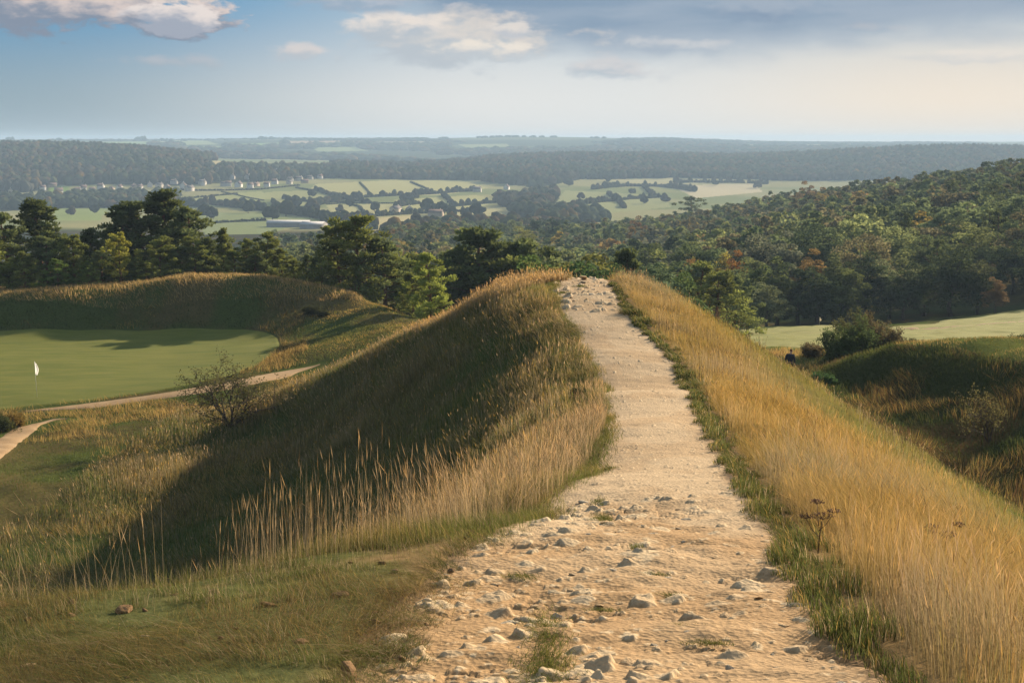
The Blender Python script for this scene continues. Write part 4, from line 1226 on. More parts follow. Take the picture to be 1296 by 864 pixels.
HP = [house_meshes(5.5, 3.6, 4.8, 2.9, M_WALLS[0], M_ROOFS[0]), house_meshes(6.5, 3.8, 4.6, 3.0, M_WALLS[1], M_ROOFS[0]), house_meshes(4.6, 3.8, 5.0, 3.3, M_WALLS[2], M_ROOFS[1]), house_meshes(7.5, 4.0, 4.4, 3.0, M_WALLS[3], M_ROOFS[1])]
HNAMES = ['pale rendered', 'cream stone', 'white', 'brown stone']
SPECIAL = {3: ('bright white gabled house under the small green paddock, left part of the village', 2), 0: ('lone house at the far left end of the village', 1), 41: ('low farmhouse below the tree belt under the village', 1), 42: ('farmhouse by the hedge behind the tan field', 1), 44: ('red-roofed house at the right end of the tan field', 3), 45: ('cottage at the foot of the wooded band right of the pale fields', 0), 46: ('cottage half hidden by trees in the middle of the valley', 2), 10: ('white cottage left of the tallest pine tip', 2), 47: ('cottage alone between the upper and lower rows of the village', 0)}
for i, (x, y, z) in enumerate(HOUSES):
    k = SPECIAL[i][1] if i in SPECIAL else int(gf.choice([0, 1, 2, 2, 3, 0]))
    row = 'upper row of the village on the wooded hillside' if 28 < i < 35 else ('lower village row between hill wood and fields' if i < 29 else 'village outskirts at the edge of the fields')
    lab = SPECIAL[i][0] if i in SPECIAL else '%s house in the %s' % (HNAMES[k], row)
    t = thing('house', lab, 'house', (x, y, z), None if i in SPECIAL else '%s houses, %s' % (HNAMES[k], row), [R(20), R(95), R(60), R(-15), R(110), R(40)][int(gf.integers(0, 6))] + gf.normal() * .15, .62 + .28 * gf.random() + (.3 if i == 3 else 0))
    a, b, c, d_ = HP[k]
    link('wall', a, t); rf = link('roof', b, t); link('chimney', d_, rf)

# the long white-roofed sheds below the fields
for px, py, rz, sc, lab in ((366, 287, R(-4), (.85, .7, .7), 'long low white-roofed farm shed on the valley floor'), (397, 289, R(-8), (.45, .9, .7), 'short pale-roofed shed right beside the long white one')):
    x, y, z = hit(px, py, 850, 4000, 2500)
    t = thing('farm_shed', lab, 'farm shed', (x, y, z), None, rz, sc)
    a, b, c, d_ = house_meshes(17, 8, 4.2, 2.2, matte('shed_cladding', (.30, .28, .27), .1, .5), matte('sheet_roof', (.42, .42, .42), .15, .5))
    link('wall', a, t); link('roof', b, t)

# ------------------------------------------------------------------ grass
M_GRASS = foliage_mat('grass_blades', .42, obj_color=False, rand=.05, nscale=.35)
gg = np.random.default_rng(99)


def grass(name, label, parts):
    """parts: dicts of arrays xy, h, w, lean, c0 (root albedo), c1 (tip albedo), seg, head"""
    Vs, Qs, Ts, Cs, n0 = [], [], [], [], 0
    for p in parts:
        xy = p['xy']; n = len(xy)
        if n == 0: continue
        h = p['h']; w = p['w']; seg = p['seg']
        z = height(xy[:, 0], xy[:, 1]) - .02
        b = np.column_stack([xy, z])
        yaw = gg.random(n) * 6.283
        side = np.column_stack([np.cos(yaw), np.sin(yaw), np.zeros(n)])
        la = 9.0 * fbm(xy[:, 0] * .5, xy[:, 1] * .5, 131, 3) + gg.normal(size=n) * 1.1
        wind = np.array([-.35, -.1])
        lv = np.column_stack([np.cos(la), np.sin(la)]) * .8 + wind
        lean = p['lean'] * (.4 + gg.random(n)) * (.45 + 1.5 * sstep(.35, .68, fbm(xy[:, 0] * .8, xy[:, 1] * .6, 132, 3)))
        ts = {3: [0, .4, .75, 1.], 2: [0, .55, 1.], 1: [0, 1.]}[seg]
        rows = []
        c = []
        for t in ts:
            cen = b + np.column_stack([lv * (lean * h * t ** 1.8)[:, None], h * t * (1 - .25 * lean * t)])
            if t < 1:
                ww = (w * (1 - .55 * t))[:, None] * .5
                rows += [cen - side * ww, cen + side * ww]
                c += [p['c0'] * (1 - t) + p['c1'] * t] * 2
            else:
                rows.append(cen); c.append(p['c1'])
        m = len(rows)
        V = np.stack(rows, 1).reshape(-1, 3); Cc = np.stack(c, 1).reshape(-1, 3)
        base = n0 + np.arange(n)[:, None] * m
        for k in range(len(ts) - 2):
            Qs.append(base + np.array([2 * k, 2 * k + 1, 2 * k + 3, 2 * k + 2]))
        Ts.append(base + np.array([m - 3, m - 2, m - 1]))
        Vs.append(V); Cs.append(Cc); n0 += len(V)
        if p.get('head') is not None:
            k = gg.random(n) < p['head']
            tip = rows[-1][k]; prev = ((rows[-2] + rows[-3]) * .5)[k]
            ax = tip - prev; ax /= np.linalg.norm(ax, axis=1)[:, None]
            hl = (.07 + .08 * gg.random(k.sum()))[:, None] * p.get('hl', 1.0); hw = np.maximum(w[k] * 1.6, .0055)[:, None] * .5
            s2 = side[k]
            hd = np.stack([tip - ax * hl * .3, tip + s2 * hw + ax * hl * .2, tip + ax * hl, tip - s2 * hw + ax * hl * .2], 1).reshape(-1, 3)
            nn = int(k.sum())
            Qs.append(n0 + np.arange(nn * 4).reshape(nn, 4)); Vs.append(hd); n0 += len(hd)
            Cs.append(np.repeat(p['c1'][k] * np.array([1.05, .95, .85]), 4, 0))
    V = np.concatenate(Vs)
    me = make_mesh(name, V, np.concatenate(Qs) if Qs else None, np.concatenate(Ts), [M_GRASS], np.concatenate(Cs))
    print(name, label, len(V))
    return tag(link(name, me), label, 'grass', kind='stuff')


def colmix(n, pal, jit=.18, nz=None):
    """pick from palette (list of (colour, weight)) with a field of noise nz steering neighbours alike"""
    pal_c = np.array([c for c, w in pal]); cw = np.cumsum([w for c, w in pal]); cw = cw / cw[-1]
    r = gg.random(n) if nz is None else np.clip((nz - .5) * 2.6 + .5 + (gg.random(n) - .5) * .7, 0, .9999)
    i = np.minimum(np.searchsorted(cw, r), len(pal) - 1)
    return pal_c[i] * (1 - jit + 2 * jit * gg.random(n))[:, None]


def tracks_clear(x, y, extra=.1):
    ok = np.ones(len(x), bool)
    for q, w in TRACKS:
        for s in range(0, len(q), 4):
            ok &= (x - q[s, 0]) ** 2 + (y - q[s, 1]) ** 2 > (w * .5 + extra) ** 2
    return ok


_lx = np.array([p[0] for p in LIP]); _ly = np.array([p[1] for p in LIP]); _o = np.argsort(_ly)
def lip_x(y): return np.interp(y, _ly[_o], _lx[_o])


def scat(n, x0, x1, y0, y1, f=None, powy=1.0):
    y = y0 + (y1 - y0) * gg.random(n) ** powy; x = x0 + (x1 - x0) * gg.random(n)
    z = height(x, y); px, py = proj(x, y, z)
    k = (px > -220) & (px < 1640) & (py < 1150)
    if f is not None: k &= f(x, y, z, px, py)
    return np.stack([x[k], y[k]], 1), px[k], py[k]


def wid(y, base=.004, pix=.55): return np.maximum(base, pix * np.maximum(y, 6) / 1422.)


STR = (.47, .315, .115); STR2 = (.52, .36, .175); STR3 = (.38, .255, .075); BEI = (.40, .30, .18); GRN = (.085, .105, .028); GRN2 = (.125, .14, .042); OLV = (.15, .135, .045); BRN = (.13, .085, .042); RST = (.22, .115, .045); DGR = (.055, .072, .022); YGR = (.20, .19, .045)

# 1  the tall golden grass on the right slope
P_ = []
for n, y0, y1, x1, seg, hs in ((100000, 5.5, 16, 12, 3, 1), (150000, 16, 34, 20, 2, 1), (160000, 34, 84, 24, 1, 1)):
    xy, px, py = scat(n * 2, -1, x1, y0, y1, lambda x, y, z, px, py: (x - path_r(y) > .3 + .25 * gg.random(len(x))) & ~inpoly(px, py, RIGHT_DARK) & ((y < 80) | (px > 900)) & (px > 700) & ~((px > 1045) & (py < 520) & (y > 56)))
    m = len(xy); nz = fbm(xy[:, 0] * .35, xy[:, 1] * .35, 81, 3); dr = xy[:, 0] - path_r(xy[:, 1])
    tall = gg.random(m) < .45
    low = sstep(1.7, 4.8, dr + 3 * (nz - .5))                         # yellower, greener and shorter towards the foot of the slope
    h = np.where(tall, .42 + .30 * gg.random(m), .16 + .24 * gg.random(m)) * (1 - .5 * low) * (.55 + .9 * nz) * np.clip(.55 + dr * .6, .5, 1)
    c1 = colmix(m, [(STR3, .25), (STR, .4), (STR2, .25), (BEI, .1)], .16, nz)
    yg = np.array((.15, .185, .045))
    c1 = c1 + (yg - c1) * (low * .8 * (.35 + .8 * gg.random(m)).clip(0, 1))[:, None]
    c0 = c1 * .5 + np.array(OLV) * .5
    pn = fbm(xy[:, 0] * .7, xy[:, 1] * .5, 133, 3); flat = sstep(.54, .68, pn); h = h * (1 - .55 * flat); c1 = c1 * (.90 - .30 * flat * gg.random(m))[:, None]
    gp = gg.random(m) < .30 * sstep(.55, .68, fbm(xy[:, 0] * .5 + 9, xy[:, 1] * .4, 134, 3)); c1[gp] = c1[gp] * .35 + np.array(GRN2) * .75; bk = gg.random(m) < .035; c1[bk] = np.array(BRN)
    P_.append(dict(xy=xy, h=h, w=wid(xy[:, 1], .0026, .33), lean=.30 + .35 * gg.random(m) ** 3, c0=c0, c1=c1, seg=seg, head=.22 if seg > 1 else .1))
xy, px, py = scat(5200, 1, 16, 6, 60, lambda x, y, z, px, py: (x - path_r(y) > .5) & ~inpoly(px, py, RIGHT_DARK) & (fbm(x * .5, y * .4, 140, 2) > .48))
m = len(xy); c1 = colmix(m, [((.07, .045, .03), .5), (BRN, .5), (BEI, .2)], .2)
P_.append(dict(xy=xy, h=.35 + .4 * gg.random(m), w=wid(xy[:, 1], .004, .35), lean=.15 + .3 * gg.random(m), c0=c1, c1=c1, seg=3, head=.9, hl=.7))
grass('tall_grass', 'tall golden dry grass covering the slope right of the footpath', P_)

# 2  turf along the path and on the foreground bank
P_ = []
xy, px, py = scat(330000, -9, 2.4, 5.5, 15.5, lambda x, y, z, px, py: (x < path_edges(y)[0] + .05 + .4 * gg.random(len(x)) ** 2) & (x > -9) & (z > -.9 - path_drop(y)), 1.1)
n1 = fbm(xy[:, 0] * .22, xy[:, 1] * .22, 41, 4); n2 = fbm(xy[:, 0] * .9, xy[:, 1] * .9, 42, 3)
bare = sstep(.54, .64, .4 * n1 + .6 * n2 + .07 * (1 - np.clip(path_l(xy[:, 1]) - xy[:, 0], 0, 1.2) / 1.2) - .05)
k = gg.random(len(xy)) > bare * .93
xy = xy[k]; m = len(xy); nz = fbm(xy[:, 0] * .8, xy[:, 1] * .8, 83, 3)
P_.append(dict(xy=xy, h=(.03 + .10 * gg.random(m) ** 1.8) * (.3 + 1.4 * sstep(.35, .7, nz)), w=wid(xy[:, 1], .003, .42), lean=.8 + .5 * gg.random(m), c0=colmix(m, [(GRN, .4), (OLV, .4), (BRN, .3)], .2, nz), c1=colmix(m, [(GRN2, .35), (OLV, .3), (BRN, .22), (STR3, .2), (BEI, .12)], .3), seg=2))
for n, y0, y1, seg in ((60000, 12, 30, 2), (60000, 28, 64, 1)):
    xy, px, py = scat(n * 2, -4, 2.7, y0, y1, lambda x, y, z, px, py: (x < path_edges(y)[0] + .05 + .3 * gg.random(len(x)) ** 2) & (x > lip_x(y) - .7))
    m = len(xy); nz = fbm(xy[:, 0] * .9, xy[:, 1] * .9, 84, 3); e = path_l(xy[:, 1]) - xy[:, 0]
    h = (.05 + .13 * gg.random(m)) * (.5 + nz) * (1 + .8 * sstep(.1, .9, e))
    P_.append(dict(xy=xy, h=h, w=wid(xy[:, 1], .003, .45), lean=.55 + 0 * h, c0=colmix(m, [(GRN, .6), (OLV, .4)], .2), c1=colmix(m, [(GRN2, .4), (YGR, .25), (OLV, .2), (STR, .2)], .25, nz), seg=seg))
# rough tussocks, bent and half dead
for k in range(230):
    y = 5.8 + 9.5 * gg.random() ** 1.2; x = path_l(y) - .15 - (8 * gg.random() ** 1.5)
    if gz(x, y) < -1.0 - path_drop(y): continue
    r = .07 + .16 * gg.random() ** 2; n = int(60 + 1400 * r * r * 4); a = gg.random(n) * 6.283; rr = r * np.sqrt(gg.random(n))
    xy = np.column_stack([x + rr * np.cos(a) * 1.4, y + rr * np.sin(a)]); tn = gg.random()
    c1 = colmix(n, [(BEI, .1 + .5 * tn), (OLV, .3), (GRN2, .5), (GRN, .3), (BRN, .2 * tn)], .25)
    P_.append(dict(xy=xy, h=(.07 + .13 * gg.random(n)) * (.7 + .8 * gg.random()) * (1.15 - .6 * (rr / r)), w=wid(xy[:, 1], .003, .38), lean=.9 + .5 * gg.random(n), c0=c1 * .7, c1=c1, seg=3))
grass('short_turf', 'short worn turf on the bank and strip left of the footpath', P_)

# 3  pale seed-headed stalks along the lip of the left bank
P_ = []
L2 = np.array([(p[0], p[1]) for p in LIP]); N2 = np.array([(p[3], p[4]) for p in LIP])
s = np.concatenate([[0], np.cumsum(np.linalg.norm(np.diff(L2, axis=0), axis=1))])
def lip_at(t): return np.stack([np.interp(t, s, L2[:, i]) for i in (0, 1)], 1), np.stack([np.interp(t, s, N2[:, i]) for i in (0, 1)], 1)
n = 40000
t = gg.random(n) * s[-1]
p0, nn = lip_at(t)
off = -.25 + 2.6 * gg.random(n) ** 1.4
dens = np.interp(t, [0, s[1], s[2], s[3], s[4], s[5], s[6], s[7], s[8], s[-1]], [.06, .11, .14, .24, .55, .8, .7, .26, .16, .16])
cl = fbm(p0[:, 0] * 1.8, p0[:, 1] * 1.8, 86, 2)
k = gg.random(n) < dens * sstep(.30, .55, cl + .12 * (dens > .5))
xy = (p0 + nn * off[:, None])[k]; m = len(xy); hv = fbm(xy[:, 0] * .9, xy[:, 1] * .9, 85, 2)
fb2 = 1 - .58 * sstep(17, 31, xy[:, 1])
h = (.42 + .50 * gg.random(m) ** 1.3) * (.65 + .6 * hv) * fb2
c1 = colmix(m, [(BEI, .5), (STR2, .3), (BRN, .2)], .2)
P_.append(dict(xy=xy, h=h, w=wid(xy[:, 1], .003, .24), lean=.18 + .22 * gg.random(m) ** 2, c0=c1 * .85, c1=c1, seg=3, head=.75, hl=1.2))
# lower blades at their feet
n = 60000; t = gg.random(n) * s[-1]; p0, nn = lip_at(t); off = -1.25 + 2.4 * gg.random(n)
xy = p0 + nn * off[:, None]; k = xy[:, 0] < path_edges(xy[:, 1])[0] + .08; xy = xy[k]; off = off[k]; m = len(xy)
P_.append(dict(xy=xy, h=(.05 + .20 * gg.random(m)) * (.6 + .5 * sstep(-1, 0, off)), w=wid(xy[:, 1], .003, .38), lean=.6 + 0 * off, c0=colmix(m, [(OLV, 1)], .2), c1=colmix(m, [(BEI, .35), (YGR, .25), (OLV, .25), (GRN2, .4)], .2), seg=2))
grass('dry_stalks', 'pale dry grass stalks with seed heads along the lip of the left bank', P_)

# 4  dark flank of the ridge
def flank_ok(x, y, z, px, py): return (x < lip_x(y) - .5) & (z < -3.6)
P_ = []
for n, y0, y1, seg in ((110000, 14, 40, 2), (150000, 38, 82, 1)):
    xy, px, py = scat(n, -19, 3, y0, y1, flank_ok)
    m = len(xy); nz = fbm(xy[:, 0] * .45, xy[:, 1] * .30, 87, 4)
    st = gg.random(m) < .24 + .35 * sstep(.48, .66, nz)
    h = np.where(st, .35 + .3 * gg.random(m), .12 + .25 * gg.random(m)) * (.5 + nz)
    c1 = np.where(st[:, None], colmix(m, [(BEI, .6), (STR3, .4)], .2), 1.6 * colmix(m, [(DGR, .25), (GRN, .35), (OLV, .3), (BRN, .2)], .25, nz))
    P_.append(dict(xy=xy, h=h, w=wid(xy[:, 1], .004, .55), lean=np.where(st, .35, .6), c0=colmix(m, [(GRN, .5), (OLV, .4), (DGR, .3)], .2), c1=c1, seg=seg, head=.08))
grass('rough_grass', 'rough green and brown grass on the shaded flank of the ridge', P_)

# 5  sunlit golden fringe on the nose of the ridge and both sides of the path end
NOSE = np.array([P(*q)[:2] for q in ((690, 358, 60), (650, 366, 60), (625, 374, 62), (600, 386, 65), (570, 398, 68), (540, 412, 71), (505, 430, 74), (470, 448, 77), (430, 470, 79), (400, 486, 80), (360, 508, 81))])
s5 = np.concatenate([[0], np.cumsum(np.linalg.norm(np.diff(NOSE, axis=0), axis=1))])
n = 30000; t = s5[-1] * gg.random(n) ** 1.15
xy = np.stack([np.interp(t, s5, NOSE[:, i]) for i in (0, 1)], 1) + np.array([.55, .83]) * (gg.normal(size=n) * .9 + .5)[:, None]
hv = fbm(xy[:, 0] * .7, xy[:, 1] * .7, 88, 2)
h = (.30 + .42 * gg.random(n)) * (.55 + .8 * hv) * np.interp(t, [0, 3, s5[-1] * .5, s5[-1]], [.7, 1.1, .75, .5])
c1 = colmix(n, [(STR, .4), (STR2, .3), (BEI, .3)], .2)
P_ = [dict(xy=xy, h=h, w=wid(xy[:, 1], .004, .42), lean=.25 + 0 * h, c0=c1 * .75, c1=c1, seg=2, head=.3)]
xy, px, py = scat(14000, -4, 1.9, 50, 66, lambda x, y, z, px, py: (x < path_l(y) - .3) & (x > lip_x(np.minimum(y, 58)) - 1.2))
m = len(xy); h = (.12 + .25 * gg.random(m)) * (1 + .8 * sstep(1.2, -.5, xy[:, 0]))
c1 = colmix(m, [(STR, .4), (BEI, .3), (YGR, .3)], .2)
P_.append(dict(xy=xy, h=h, w=wid(xy[:, 1], .004, .45), lean=.35 + 0 * h, c0=c1 * .8, c1=c1, seg=1))
grass('golden_fringe', 'sunlit golden grass fringe on the nose of the ridge left of the path end', P_)

# 6  hollow floor on the left
def floor_ok(x, y, z, px, py):
    return ~inpoly(px, py, GREEN_EDGE) & tracks_clear(x, y)
xy, px, py = scat(150000, -48, -4, 52, 112, lambda x, y, z, px, py: floor_ok(x, y, z, px, py) & (z < -12.8) & (y < 108))
m = len(xy); nz = fbm(xy[:, 0] * .16, xy[:, 1] * .16, 89, 4)
gold = sstep(.47, .6, nz) * (px < 390)
st = gg.random(m) < gold
h = np.where(st, .2 + .3 * gg.random(m), .06 + .18 * gg.random(m))
c1 = np.where(st[:, None], colmix(m, [(STR, .4), (STR3, .4), (RST, .2)], .2), colmix(m, [(GRN, .4), (GRN2, .35), (YGR, .15), (OLV, .2)], .25, nz))
grass('meadow_grass', 'green meadow grass with golden patches on the floor of the left hollow', [dict(xy=xy, h=h, w=wid(xy[:, 1], .004, .6), lean=.5 + 0 * h, c0=c1 * .7 + np.array(GRN) * .3, c1=c1, seg=1)])

# 7  the mound behind the putting green
def mound_ok(x, y, z, px, py): return ~inpoly(px, py, GREEN_EDGE) & tracks_clear(x, y)
xy, px, py = scat(190000, -62, 4, 92, 142, lambda x, y, z, px, py: mound_ok(x, y, z, px, py) & ((y > 108) | (px > 335)) & (px < 640))
m = len(xy); nz = fbm(xy[:, 0] * .25, xy[:, 1] * .25, 90, 4)
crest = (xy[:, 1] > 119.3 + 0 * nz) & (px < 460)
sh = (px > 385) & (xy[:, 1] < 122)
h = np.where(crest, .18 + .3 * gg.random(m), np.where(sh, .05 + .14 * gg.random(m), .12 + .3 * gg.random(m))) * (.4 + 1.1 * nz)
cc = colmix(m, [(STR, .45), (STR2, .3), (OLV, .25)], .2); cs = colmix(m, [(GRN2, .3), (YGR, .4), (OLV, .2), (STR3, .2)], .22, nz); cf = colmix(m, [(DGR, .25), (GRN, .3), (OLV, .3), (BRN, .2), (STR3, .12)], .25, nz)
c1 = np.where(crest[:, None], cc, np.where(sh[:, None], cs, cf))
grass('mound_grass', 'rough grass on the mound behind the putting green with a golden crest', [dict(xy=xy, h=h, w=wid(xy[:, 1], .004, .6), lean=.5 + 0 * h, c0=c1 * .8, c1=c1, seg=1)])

# 8  right hollow and mound
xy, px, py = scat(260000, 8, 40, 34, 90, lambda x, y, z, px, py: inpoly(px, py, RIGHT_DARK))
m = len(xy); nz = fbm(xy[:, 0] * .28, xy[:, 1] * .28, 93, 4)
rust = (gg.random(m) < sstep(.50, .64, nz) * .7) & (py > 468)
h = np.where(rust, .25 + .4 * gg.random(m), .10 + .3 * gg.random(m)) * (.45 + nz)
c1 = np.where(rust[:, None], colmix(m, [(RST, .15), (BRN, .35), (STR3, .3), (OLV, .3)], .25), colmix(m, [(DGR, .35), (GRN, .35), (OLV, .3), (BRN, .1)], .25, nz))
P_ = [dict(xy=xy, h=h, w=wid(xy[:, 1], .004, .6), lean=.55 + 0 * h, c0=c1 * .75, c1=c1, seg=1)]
xy, px, py = scat(120000, 12, 46, 60, 97, lambda x, y, z, px, py: ~inpoly(px, py, RIGHT_DARK) & ~(inpoly(px, py, FAIR_EDGE) & (y > 90)) & (px > 930))
m = len(xy); nz = fbm(xy[:, 0] * .3, xy[:, 1] * .3, 94, 3)
h = (.12 + .3 * gg.random(m)) * (.4 + nz)
c1 = colmix(m, [(OLV, .2), (STR, .4), (STR3, .3), (RST, .12)], .22, nz)
cr_ = (xy[:, 1] < 82) & (px > 1050)
h = np.where(cr_, h * .65, h); c1 = np.where(cr_[:, None], c1 * .75 + np.array(GRN2) * .25, c1)
P_.append(dict(xy=xy, h=h, w=wid(xy[:, 1], .004, .55), lean=.5 + 0 * h, c0=c1 * .8, c1=c1, seg=1))
grass('rough_grass', 'dark rough grass with rusty patches on the mound in the right hollow', P_)

# 9  green cushions along the right edge of the path, and tufts growing in it
P_ = []
cs = []
d = 6.0
while d < 60:
    e = float(path_edges(d)[1])
    cs.append((e + .02 + .16 * gg.random(), d, (.10 + .11 * gg.random()) * (1.4 if gg.random() < .25 else 1), (.08 + .12 * gg.random())))
    if gg.random() < .3: cs.append((e + .3 + .2 * gg.random(), d + .1, .15, .16))
    d += .17 + .22 * gg.random()
for px, py, r, hh in ((800, 397, .55, .38), (812, 409, .45, .3), (886, 491, .55, .42), (870, 478, .4, .3), (1015, 690, .3, .3), (1040, 745, .28, .26), (1065, 800, .3, .3)):
    x, y, z = hit(px, py, 6, 80, 900); cs.append((x + .1, y, r, hh))
for x, y, r, hh in cs:
    n = int(min(420, 5200 * r * r * (1 if y < 20 else .55)))
    a = gg.random(n) * 6.283; rr = r * np.sqrt(gg.random(n))
    xy = np.column_stack([x + rr * np.cos(a), y + rr * np.sin(a)])
    tone = gg.random()
    c1 = 1.25 * colmix(n, [(DGR, .2), (GRN, .4), (GRN2, .3 + .3 * tone), (OLV, .3), (STR3, .15), (BEI, .12)], .28)
    P_.append(dict(xy=xy, h=hh * (1.1 - .75 * (rr / r) ** 2) * (.6 + .6 * gg.random(n)), w=wid(xy[:, 1], .006, .6), lean=.8 + 0 * rr, c0=c1 * .8, c1=c1, seg=2))
grass('verge_grass', 'dark green grass cushions edging the right side of the footpath', P_)
P_ = []
for px, py, rx, ry, hh, nn_ in ((693, 800, .13, .7, .075, 1000), (690, 842, .15, .45, .08, 800), (766, 655, .09, .5, .06, 450), (758, 633, .08, .35, .05, 220), (805, 692, .07, .1, .05, 160), (830, 726, .10, .08, .05, 180), (848, 752, .09, .08, .05, 160), (764, 770, .1, .06, .05, 180), (880, 792, .16, .08, .06, 260), (770, 592, .12, .2, .06, 200), (712, 352 + 18, .2, .3, .07, 200), (735, 362, .25, .3, .07, 160), (660, 728, .12, .1, .06, 200), (900, 812, .14, .07, .06, 200)):
    x, y, z = hit(px, py, 6, 80, 900)
    a = gg.random(nn_) * 6.283; rr = np.sqrt(gg.random(nn_)) * (1 + .4 * gg.normal(size=nn_))
    xy = np.column_stack([x + rx * rr * np.cos(a), y + ry * rr * np.sin(a)])
    c1 = colmix(nn_, [(GRN, .35), (GRN2, .4), (YGR, .25), (OLV, .2)], .25)
    P_.append(dict(xy=xy, h=hh * (.4 + .9 * gg.random(nn_)), w=wid(xy[:, 1], .004, .45), lean=.8 + 0 * rr, c0=c1 * .8, c1=c1, seg=2))
grass('path_grass', 'small green grass tufts growing in the bare earth of the footpath', P_)

# ------------------------------------------------------------------ loose limestone
M_ROCK = matte('limestone', (.62, .44, .24), .45, 5, color2=(.44, .28, .14), bump=.02, detail=8)


def rock_mesh(seed, flat=.55):
    bm = bmesh.new(); bmesh.ops.create_icosphere(bm, subdivisions=4, radius=1)
    v = np.array([w.co for w in bm.verts]); f = np.array([[w.index for w in q.verts] for q in bm.faces]); bm.free()
    g_ = np.random.default_rng(seed)
    for k in range(13):
        u = rand_unit(1, g_)[0]; dcut = .55 + .3 * g_.random()
        over = np.maximum(v @ u - dcut, 0); v = v - over[:, None] * u * .93
    v = v + rand_unit(1, g_) * 0
    nz = fbm(v[:, 0] * 3 + 5, v[:, 1] * 3 + v[:, 2] * 2.3, seed, 4) - .5
    v = v * (1 + nz[:, None] * .22)
    v[:, 2] *= flat; v[:, 0] *= 1.15
    sh = np.zeros(len(f), bool)
    return make_mesh('limestone_rock', v, None, f, [M_ROCK], np.ones((len(v), 3)), True)


ROCKS = [rock_mesh(200 + i, .34 + .05 * (i % 5)) for i in range(9)]
M_ROCK2 = matte('grey_limestone', (.54, .46, .34), .4, 6, color2=(.34, .27, .18), bump=.02, detail=8)
for i in (1, 4, 6): ROCKS[i].materials.clear(); ROCKS[i].materials.append(M_ROCK2)
BIG = [
    (642, 784, 34, 'rounded rock with a shaded front in the bare soil left of the grass tuft'), (659, 777, 20, 'pale upright stone touching the right of the rounded rock'), (624, 734, 22, 'single dark-sided stone just below the grassy edge'),
    (754, 832, 46, 'largest flat rock at the bottom of the path, right of the long grass tuft'), (729, 851, 32, 'broken dark stone below the largest flat rock'), (803, 835, 44, 'long low ledge stone at the bottom centre of the path'),
    (847, 697, 34, 'wedge-shaped stone with a bright top in the middle of the path'), (800, 709, 20, 'pointed dark stone left of the wedge-shaped one'), (760, 761, 18, 'small pointed stone in the rubble above the grass tuft'),
    (786, 760, 18, 'flat-faced pale stone beside the small pointed one'), (740, 632, 20, 'low stone beside the upper thin grass tuft'), (719, 647, 14, 'brown stone at the left end of the rubble, under the grassy edge'),
    (971, 712, 28, 'angular rock with dark top on the right edge of the path'), (946, 645, 20, 'flat pale stone by the right verge, farther up the path'), (952, 677, 18, 'double pale stone on the right side of the path'), (927, 689, 26, 'flat buried slab left of the double pale stone'),
    (916, 775, 26, 'low slab in the right half of the rubble'), (968, 685, 14, 'small white stone against the right verge'), (909, 846, 26, 'half-buried rock at the bottom right of the path'), (185, 805, 18, 'yellowish lump of stone in the turf of the left bank'), (36, 842, 22, 'stone half hidden in the dark turf at the bottom left corner'), (160, 857, 14, 'small orange-brown stone at the bottom edge of the left bank'),
    (715, 694, 20, 'pale split stone near the left grassy edge'), (706, 772, 26, 'broad pale stone above the long grass tuft'), (890, 700, 16, 'small stone in the middle of the gravel right of the wedge-shaped one'),
]
gr = np.random.default_rng(31)


def lay_rock(x, y, r, label, group=None):
    z = path_z(x, y) if path_edges(y)[0] < x < path_edges(y)[1] else gz(x, y)
    o = link('rock', ROCKS[int(gr.integers(0, 9))], None, (x, y, z - r * .04))
    o.rotation_euler = (gr.normal() * .2, gr.normal() * .2, gr.random() * 6.28)
    o.scale = (r, r * (.7 + .3 * gr.random()), r * (.48 + .25 * gr.random()))
    return tag(o, label, 'rock', group)


for px, py, w, lab in BIG:
    x, y, z = hit(px, py, 5.5, 80, 1500)
    lay_rock(x, y, w / F * y * .43, lab)
for i in range(140):
    d = 6.6 + 9 * gr.random() ** 1.3; l_, r_ = path_edges(d)
    x = l_ + (r_ - l_) * gr.random()
    lay_rock(x, d, .014 + .045 * gr.random() ** 2.5, 'small broken limestone lying in the rubble of the near footpath', 'small stones on the near footpath')
M_CLOD = matte('earth_clod', (.34, .20, .09), .4, 8, bump=.02, detail=8)
CLODS = [rock_mesh(300 + i, .5) for i in range(4)]
for m_ in CLODS: m_.materials.clear(); m_.materials.append(M_CLOD)
for i in range(60):
    y = 6.2 + 7 * gr.random(); x = float(path_l(y)) - .1 - 5 * gr.random() ** 1.4
    if gz(x, y) < -.8 - path_drop(y): continue
    r = .02 + .05 * gr.random() ** 2
    o = link('earth_clod', CLODS[i % 4], None, (x, y, gz(x, y) + r * .2)); o.rotation_euler = (gr.normal() * .3, gr.normal() * .3, gr.random() * 6.28); o.scale = (r, r * .8, r * .9)
    tag(o, 'crumbling clod of orange-brown earth in the turf of the left bank', 'clod', 'earth clods on the left bank')
for i in range(46):
    d = 52.5 + 8 * gr.random(); l_, r_ = path_edges(d)
    x = l_ + (r_ - l_) * (.05 + .75 * gr.random())
    lay_rock(x, d, .05 + .10 * gr.random() ** 2, 'stone scattered on the footpath near its far end', 'stones near the far end of the footpath')
for px, py, w, lab in ((738, 356.5, 15, 'pale rock outcrop on the skyline at the end of the path'), (752, 357, 10, 'second pale outcrop stone at the end of the path, on the right')):
    x, y, z = P(px, py, 61.5)
    lay_rock(x, 61.5, w / F * 61.5 * .5, lab)

# ------------------------------------------------------------------ shrubs
M_TWIG = matte('twig_bark', (.085, .062, .045), .3, 8)


